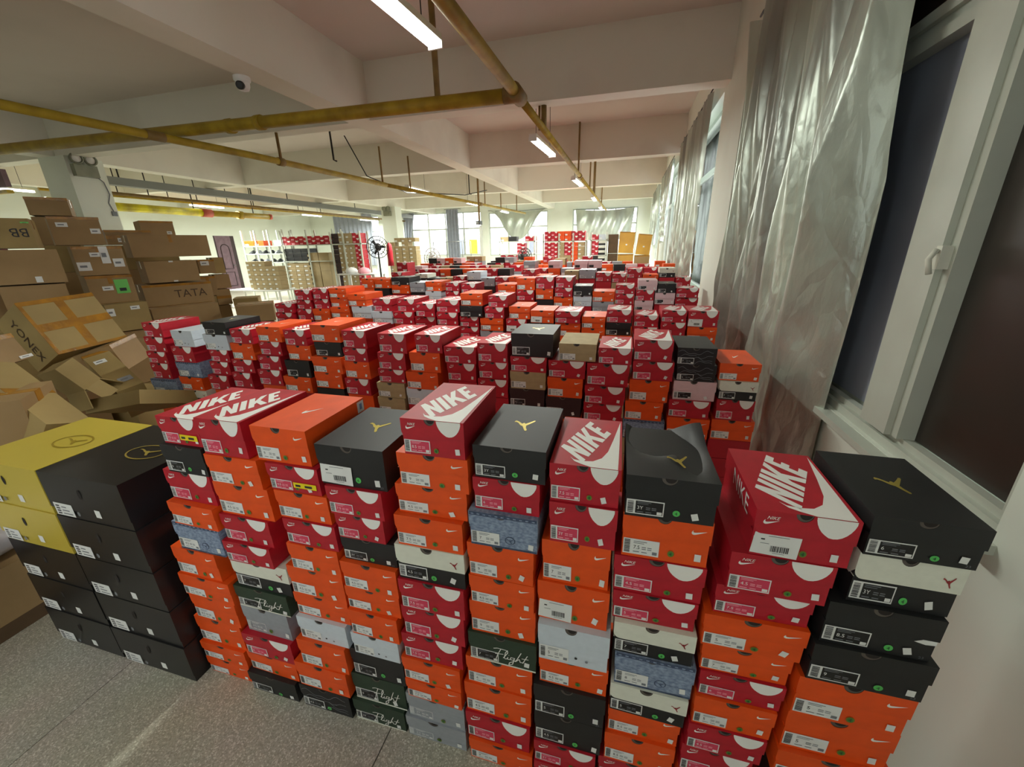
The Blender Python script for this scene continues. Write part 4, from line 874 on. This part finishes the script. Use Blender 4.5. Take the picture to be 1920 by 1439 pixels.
# ---------------------------------------------------------------- pipes, trays, lamps
def rods(g, pts, z0, r=.012, mt='dark_metal', name='hanger_rod', z1=ZS):
    for x, y in pts: MB().tube([(x, y, z0), (x, y, z1)], r, mt, 8).build(name, g)
PZ = 3.04
g = thing('main_pipe', 'thick yellow-brown sprinkler pipe running the length of the hall to a tee', 'pipe')
MB().tube([(-1.14, -4.9, PZ), (-1.11, 2.7, PZ), (-1.09, 4.25, PZ)], .05, 'yellow_pipe', 14).tube([(-1.09, 4.4, PZ), (-1.04, 9.38, PZ)], .04, 'yellow_pipe', 12).tube([(-1.04, 9.38, PZ), (-.95, 19.0, PZ)], .032, 'yellow_pipe', 10).build('pipe_run', g)
MB().tube([(-1.09, 4.18, PZ), (-1.088, 4.44, PZ)], .07, 'rust', 14).tube([(-1.22, 4.31, PZ), (-1.09, 4.31, PZ)], .068, 'rust', 14).build('tee_joint', g)
MB().tube([(-1.04, 9.3, PZ), (-1.04, 9.42, PZ)], .05, 'rust', 12).build('coupling', g)
MB().tube([(-1.085, 5.62, PZ), (-1.085, 5.62, ZB)], .034, 'rust', 10).build('drop_bracket', g)
rods(g, [(-1.14, 5.62)], PZ, .014, 'rust', z1=ZB)
rods(g, [(-1.04, 9.1), (-1.02, 11.6), (-1.0, 12.6), (-1.0, 13.0), (-.97, 16.0)], PZ, .018, 'rust')
g = thing('cross_pipe', 'thick yellow pipe crossing the hall from the tee toward the column', 'pipe')
MB().tube([(-1.22, 4.31, PZ), (-3.24, 4.25, PZ), (-9.6, 3.98, PZ)], .062, 'yellow_pipe', 14).build('pipe_run', g)
for x in (-4.0, -4.42): MB().tube([(x-.05, 4.22, PZ), (x+.03, 4.22, PZ)], .074, 'yellow_pipe', 12).build('coupling', g)
MB().tube([(-1.9, 4.31, PZ), (-1.9, 4.31, ZS)], .03, 'rust', 10).build('hanger_rod', g)
g = thing('branch_pipe', 'thin yellow pipe slanting over the carton heap and past the cross pipe', 'pipe')
BZ = 2.925
MB().tube([(-5.6, .6, BZ), (-5.23, 2.71, BZ), (-5.12, 3.87, BZ), (-4.99, 5.02, BZ), (-4.86, 8.12, BZ)], .043, 'yellow_pipe', 12).tube([(-4.86, 8.12, BZ), (-4.1, 17.3, BZ)], .038, 'yellow_pipe', 10).build('pipe_run', g)
for q in (((-5.13, 3.78), (-5.11, 3.96), .05), ((-4.98, 5.44), (-4.975, 5.54), .056), ((-4.49, 12.75), (-4.47, 12.95), .055)): MB().tube([q[0]+(BZ,), q[1]+(BZ,)], q[2], 'rust', 12).build('coupling', g)
rods(g, [(-4.975, 5.5)], BZ, .02, 'rust', z1=ZB)
rods(g, [(-4.86, 8.0), (-4.78, 9.0), (-4.3, 14.5), (-4.2, 16.3), (-4.44, 13.2)], BZ, .018, 'rust', z1=3.6)
# hanging steel rods and wires in the bay behind the first beam
for k, (x, y, z, lab) in enumerate(((-4.45, 6.0, 3.0, 'black steel rod hanging from the ceiling above the thin yellow pipe, nearer one'), (-3.9, 10.4, 2.95, 'black steel rod hanging from the ceiling beyond the second beam'))):
    o = MB().tube([(x, y, ZS), (x, y, z), (x+.05, y, z-.02)], .014, 'dark_metal', 8).build('hanging_rod'); tag(o, lab, 'rod')
# cable tray and far pipes on the left
g = thing('cable_tray', 'grey metal cable tray hung under the ceiling behind the square column', 'cable tray')
MB().box(-11.0, -10.8, 6.2, 20.3, 3.12, 3.14, 'tray_grey').box(-11.0, -10.99, 6.2, 20.3, 3.14, 3.28, 'tray_grey').box(-10.81, -10.8, 6.2, 20.3, 3.14, 3.28, 'tray_grey').build('tray', g)
rods(g, [(-10.9, y) for y in (7.2, 10.6, 12.0, 15.6)], 3.2, .014)
for k, (x, z, r, mt, ya, yb, lab) in enumerate(((-11.3, 3.0, .035, 'rust', 6.2, 20.3, 'brown pipe just under the grey cable tray'), (-12.3, 3.06, .03, 'yellow_pipe', 6.5, 19.5, 'thin yellow pipe above the bright yellow pipe'))):
    g = thing('far_pipe', lab, 'pipe'); MB().tube([(x, ya, z), (x, yb, z)], r, mt, 10).build('pipe_run', g)
    rods(g, [(x, y) for y in (8.0, 9.2, 11.0, 14.0)], z, .012)
g = thing('bright_pipe', 'thick bright yellow pipe with orange end cap behind the square column', 'pipe')
MB().tube([(-12, 6.4, 2.78), (-12, 9.9, 2.78)], .10, 'bright_yellow', 14).tube([(-12, 9.9, 2.78), (-12, 12.2, 2.80)], .085, 'yellow_pipe', 14).build('pipe_run', g)
MB().tube([(-12, 9.8, 2.78), (-12, 10.1, 2.78)], .115, 'pipe_red', 14).tube([(-12, 11.0, 2.79), (-12, 11.16, 2.79)], .12, 'yellow_pipe', 14).build('coupling', g)
MB().tube([(-12, 12.2, 2.80), (-12, 12.3, 2.80)], .09, 'pipe_red', 14).build('end_cap', g)
rods(g, [(-12, 7.3), (-12, 9.6), (-12, 11.6)], 2.8, .014)

for i, (x, y, a, _w) in enumerate(LAMPS):
    row = 'beside the main pipe' if x > -2 else ('along the thin yellow pipe' if x > -6 else 'among the far pipes by the door wall')
    nth = ['nearest', 'second', 'third', 'fourth', 'fifth', 'hindmost', 'nearest', 'second', 'third', 'hindmost', 'hindmost', 'nearest', 'second', 'third', 'fourth'][i]
    g = thing('tube_lamp', '%s twin fluorescent tube lamp %s' % (nth, row), 'lamp', (x, y, 3.05), 'fluorescent tube lamps', (0, 0, a))
    MB().box(-.05, .05, -.57, .57, -.005, .035, 'white_plastic').build('housing', g)
    for s_ in (-.032, .032): MB().tube([(s_, -.56, -.026), (s_, .56, -.026)], .017, 'tube', 10).build('tube', g)
    for yy in (-.567, .563): MB().box(-.055, .055, yy-.006, yy+.01, -.05, -.005, 'white_plastic').build('end_bracket', g)
    for yy in (-.4, .4): MB().tube([(0, yy, .035), (0, yy, .9)], .004, 'dark_metal', 6).build('hanging_wire', g)

# emergency lamp on the column
g = thing('emergency_lamp', 'grey twin-headed emergency lamp on the square column', 'lamp', (-9.3, 5.62, 2.99))
MB().box(0, .09, -.17, .17, 0, .19, 'lamp_grey').build('housing', g)
for s_ in (-.1, .1):
    hd = MB().lathe([(0, 0), (.05, 0), (.09, .04), (.09, .08), (.07, .085), (.068, .06), (.03, .05), (.0, .05)], (.06, s_, .27), 'lamp_grey', 16, Matrix.Rotation(PI/2, 3, 'Y') @ Matrix.Rotation(.3, 3, 'X')).build('lamp_head', g)
    MB().lathe([(0, .075), (.05, .07), (.06, .062)], (.06, s_, .27), 'white', 16, Matrix.Rotation(PI/2, 3, 'Y') @ Matrix.Rotation(.3, 3, 'X')).build('lamp_lens', hd)
MB().tube([(.05, -.1, .19), (.06, -.1, .26)], .015, 'white_plastic', 8).tube([(.05, .1, .19), (.06, .1, .26)], .015, 'white_plastic', 8).build('neck', g)
MB().tube([(.02, .16, .02), (.02, .24, -.05), (.01, .28, -.25), (.01, .22, -.4), (.01, .26, -.55)], .008, 'greyink', 6).build('power_cord', g)
MB().box(0, .02, .22, .3, -.62, -.54, 'greyink').build('plug', g)
g = thing('emergency_lamp', 'small grey twin-headed emergency lamp on the slender rear column', 'lamp', (-9.64, 15.99, 2.95))
MB().box(-.16, .16, -.09, 0, 0, .19, 'lamp_grey').build('housing', g)
for s_ in (-.1, .1): MB().lathe([(0, 0), (.05, 0), (.09, .04), (.09, .08), (.0, .05)], (s_, -.05, .28), 'lamp_grey', 14, Matrix.Rotation(PI/2, 3, 'X')).build('lamp_head', g)
# dome camera on the long beam
g = thing('dome_camera', 'white dome security camera under the long ceiling beam', 'camera', (-3.72, 3.8, 3.3))
MB().lathe([(0.075, 0), (.075, -.03), (.06, -.05), (0, -.05)], (0, 0, 0), 'white_plastic', 20).build('base', g)
MB().lathe([(.062, -.04), (.06, -.075), (.045, -.11), (0, -.125)], (0, 0, 0), 'white_plastic', 20).build('dome', g)
MB().lathe([(0, 0), (.036, 0), (.036, .04), (0.028, .045), (0, .04)], (.015, -.035, -.08), 'black_plastic', 16, Matrix.Rotation(PI/2+.3, 3, 'X') @ Matrix.Rotation(.3, 3, 'Y')).build('lens', g)
# camera hung on a rod in the middle of the hall
g = thing('rod_camera', 'small dark camera at the end of a rod hanging over the rear boxes', 'camera', (-4.10, 11.62, 0))
MB().tube([(0, 0, 2.37), (0, 0, ZS-.006)], .028, 'rust', 8).build('rod', g)
MB().box(-.06, .06, -.14, .08, 2.27, 2.37, 'black_plastic').lathe([(0, 0), (.045, 0), (.045, .05), (0, .05)], (0, -.13, 2.31), 'steel', 12, Matrix.Rotation(PI/2, 3, 'X')).build('housing', g)
o = MB().tube([(-5.75, 8.2, 3.90), (-5.6, 8.6, 3.2), (-5.2, 9.6, 2.95), (-4.75, 10.2, 2.97), (-4.45, 11.5, 3.05), (-4.1, 12.4, 3.25)], .012, 'black_plastic', 6).build('cable'); tag(o, 'sagging black cable looping between the ceiling pipes', 'cable')
# old reddish cabinet and post at the far left behind the heap
g = thing('wall_cabinet', 'dark red wooden frame high at the far left edge behind the heap', 'cabinet', (-12.3, 5.6, 0))
MB().box(-.12, .05, -.05, .05, 2.2, 3.1, 'dark_red').build('post', g)
MB().box(.05, .9, -.03, .05, 2.95, 3.25, 'door_wood').box(.05, .9, -.05, .05, 2.84, 2.9, 'yellow_pipe').build('panel', g)
MB().box(-.1, .04, -.04, .04, 0, 2.2, 'dark_red').build('leg', g)

# ---------------------------------------------------------------- shelves with stock
def rack(lab, x0, x1, y, d, zs, top, fill, posts=None, mt='frame_white'):
    g = thing('storage_rack', lab, 'shelf', (x0, y, 0), 'metal storage racks at the rear')
    w = x1-x0
    for xx in (posts or (0, w)):
        for yy in (0, d): MB().box(xx-.02, xx+.02, yy-.02, yy+.02, 0, top, mt).build('post', g)
    for z in zs: MB().box(-.02, w+.02, -.02, d+.02, z-.025, z, mt).build('shelf', g)
    for (k, pat, n, h) in fill:
        z = zs[k]+.001; cols = len(pat); cw = (w-.06)/cols
        for c in range(cols):
            for q in range(n):
                t = pat[c] if isinstance(pat[c], str) and len(pat[c]) == 1 else pat[c][min(q, len(pat[c])-1)]
                if t == '.': continue
                cheap_box(x0+.03+c*cw, x0+.03+(c+1)*cw-.008, y+.02, y+d-.02, z+q*h, z+(q+1)*h-.004, t)
    return g
rack('white rack packed with red, tan and white shoeboxes by the rear window', -2.58, -1.23, 13.4, .35, (.3, 1.79), 2.02, [(0, ['R', 'RRRRRRRRRR', 'TTTTTTTTTT', 'TTTTTTTTRR', 'PPPPOOOOOO', 'SSPPRORTTT'], 11, .132), (1, 'RROORR', 2, .145)], (0, .5, .95, 1.35))
rack('narrow white rack with red and black shoeboxes beside the dark cartons', -1.08, -.6, 13.4, .35, (.3, .9, 1.35, 1.8), 2.02, [(0, 'RW', 4, .135), (1, ['RK', 'W'], 3, .14), (2, 'RW', 3, .14), (3, 'RP', 1, .16)])
rack('open rack of red shoeboxes before the swagged silver cloth', -4.3, -3.05, 14.2, .35, (.4, .85, 1.4, 1.82), 2.0, [(1, 'RR..', 4, .13), (3, 'TK.R', 1, .16), (2, '..R.', 3, .12), (0, 'R...', 3, .13)])
rack('shelf of dark shoes and orange shoeboxes beside the wooden door', -12.7, -11.0, 11.6, .4, (.75, 1.05, 1.32, 1.6, 1.85), 2.35, [(4, 'OO.P', 1, .17), (0, 'RRW', 2, .13)], (0, .55, 1.1, 1.7))
rack('rack with red shoeboxes on top and black boxes beneath', -10.9, -8.9, 11.4, .4, (.45, 1.35, 1.85), 2.3, [(2, 'RRRRRR', 2, .13), (1, 'KKK...', 3, .13), (0, 'TTT...', 6, .14)], (0, 1.0, 2.0))
rack('rack of tan cartons with a column of red boxes', -8.85, -7.8, 11.2, .4, (.4, 1.85), 2.2, [(0, 'BTTTR', 10, .142), (1, 'BTTR', 2, .15)], (0, .45, 1.05))
cheap_box(-10.0, -9.6, 11.42, 11.78, .46, 1.6, 'T', False); cheap_box(-9.58, -9.2, 11.42, 11.78, .46, 1.6, 'T', False)
for c in range(5):
    for q in range(6): 
        if q < 6-(c > 2): cheap_box(-11.25+c*.235, -11.02+c*.235, 10.2, 10.5, .55+q*.14, .55+(q+1)*.14-.004, 'T')
for c in range(4):
    for q in range(9):
        if rs.random() > .15: cheap_box(-8.9+c*.3, -8.62+c*.3, 14.5, 14.85, .7+q*.15, .7+(q+1)*.15-.004, 'T')
# dark shoes on the shelf beside the door
for k, z in enumerate((1.05, 1.32, 1.6)):
    for c in range(6):
        x0 = -12.62+c*.27
        m_ = MB()
        pr = [(0, .10, .0, .0), (.0, .11, .13, .6), (.1, .10, .13, 1), (.2, .055, .05, 1)]
        T = Matrix.Translation((x0+.11, 11.62, z+.001))
        sec = [(-.10, .03, .045), (-.05, .04, .10), (0, .042, .115), (.06, .045, .085), (.12, .048, .055), (.17, .035, .035)]
        rings = []
        for yy, hw, hh in sec:
            b = len(m_.v)
            for (a, c_) in ((-1, 0), (1, 0), (.95, .5), (.55, 1), (-.55, 1), (-.95, .5)): m_.v.append(tuple(T @ Vector((a*hw, .15-yy, c_*hh))))
            rings.append(b)
        for a, b in zip(rings, rings[1:]):
            for i in range(6): m_.f.append((a+i, a+(i+1) % 6, b+(i+1) % 6, b+i)); m_.mi.append(m_.m('shoe_dark' if (c+k) % 3 else 'shoe_grey')); m_.sm.append(True)
        m_.f.append(tuple(rings[-1]+i for i in range(6))); m_.mi.append(0); m_.sm.append(False); m_.f.append(tuple(rings[0]+i for i in range(5, -1, -1))); m_.mi.append(0); m_.sm.append(False)
        o = m_.build('shoe'); tag(o, ('dark' if (c+k) % 3 else 'grey')+' shoe on the %s shoe board, %s from the rack end by the wooden door' % (('lowest', 'middle', 'upper')[k], ORD[c+1]), 'shoe', 'shoes on the rack by the door')
# tables
def table(lab, x0, x1, y0, y1, z):
    g = thing('work_table', lab, 'table', (x0, y0, 0))
    MB().box(0, x1-x0, 0, y1-y0, z-.03, z, 'white_plastic').build('table_top', g)
    for xx in (.03, x1-x0-.07):
        for yy in (.03, y1-y0-.07): MB().box(xx, xx+.04, yy, yy+.04, 0, z-.03, 'white_plastic').build('leg', g)
table('white work table under the brown box block near the door', -12.1, -10.0, 10.0, 10.7, .55)
table('white work table beside the black pedestal fan', -7.6, -6.4, 9.6, 10.2, 1.05)
for k, (x, c, lab) in enumerate(((-7.3, 'paper', 'white bundle on the table beside the fan'), (-6.9, 'pinkpale', 'pink bundle on the table beside the fan'))):
    m_ = MB().lathe([(0, 0), (.14, 0), (.17, .06), (.13, .13), (0, .17)], (x, 9.9, 1.051), c, 12); tag(m_.build('cloth_bundle'), lab, 'bundle')
# clothes rail of thin tube
g = thing('garment_rack', 'empty thin metal garment frame before the rear windows', 'rack', (-6.35, 13.2, 0))
MB().tube([(0, 0, 0), (0, 0, 1.85), (1.05, 0, 1.85), (1.05, 0, 0)], .014, 'steel', 8).tube([(.3, .4, 0), (.3, .4, 1.85), (1.2, .4, 1.85), (1.2, .4, 0)], .014, 'steel', 8).tube([(0, 0, 1.0), (1.05, 0, 1.0)], .01, 'steel', 8).build('frame', g)
o = MB().box(-4.15, -4.08, 11.72, 11.79, 0, 2.25, 'frame_white').build('white_post'); tag(o, 'white square post under the hanging rod camera', 'post')
# fans
def fan(lab, x, y, zc, r, mt, yaw, base_z=0.0):
    g = thing('pedestal_fan', lab, 'fan', (x, y, base_z), rot=(0, 0, yaw))
    z = zc-base_z
    MB().lathe([(0, 0), (.22, 0), (.22, .03), (.04, .06), (0, .06)], (0, 0, 0), mt, 18).build('base', g)
    MB().tube([(0, 0, .05), (0, 0, z-.1)], .022, mt, 10).build('pole', g)
    MB().lathe([(0, -.1), (.07, -.08), (.085, 0), (.06, .1), (0, .12)], (0, .1, z), mt, 14, Matrix.Rotation(PI/2, 3, 'X')).build('motor', g)
    cg = MB()
    for rr in (1, .66, .34):
        cg.tube([(rr*r*math.cos(2*PI*k/24), -.07+.03*rr, z+rr*r*math.sin(2*PI*k/24)) for k in range(25)], .010, mt, 5, False)
    for k in range(16):
        a = 2*PI*k/16; cg.tube([(0, -.1, z), (.6*r*math.cos(a), -.09, z+.6*r*math.sin(a)), (r*math.cos(a), -.03, z+r*math.sin(a)), (.5*r*math.cos(a), .08, z+.5*r*math.sin(a))], .006, mt, 4, False)
    cg.build('cage', g)
    for k in range(3):
        a = 2*PI*k/3; T = Matrix.Translation((0, 0, z)) @ Matrix.Rotation(a, 4, 'Y') @ Matrix.Rotation(.4, 4, 'X')
        m_ = MB(); m_.poly([tuple(T @ Vector(p)) for p in ((.03, 0, -.02), (.7*r, 0, -.10*r), (.74*r, 0, .08*r), (.5*r, 0, .18*r), (.03, 0, .03))], mt); m_.build('blade', g)
    return g
fan('black pedestal fan beside the slender column', -6.0, 9.3, 1.72, .26, 'black_plastic', .5)
fan('white wire-caged fan before the central rear window', -4.45, 9.2, 1.42, .26, 'white_plastic', -.3)
fan('black fan in front of the red-box rack', -2.55, 10.6, 1.40, .22, 'black_plastic', .9)
g = thing('hanging_jacket', 'red garment hanging on a hook beside the slender column', 'garment', (-5.95, 9.75, 0))
MB().lathe([(.02, 1.82), (.06, 1.78), (.075, 1.6), (.07, 1.4), (.08, 1.25), (0, 1.25)], (0, 0, 0), 'red', 12).build('cloth', g)
MB().tube([(0, 0, 0), (0, 0, 1.86)], .014, 'steel', 8).build('stand', g)
STUFF.build('stocked_shoeboxes', kind='stuff', label='remaining shoeboxes of the rear rows and racks, beyond the individually stacked ones', cat='box')
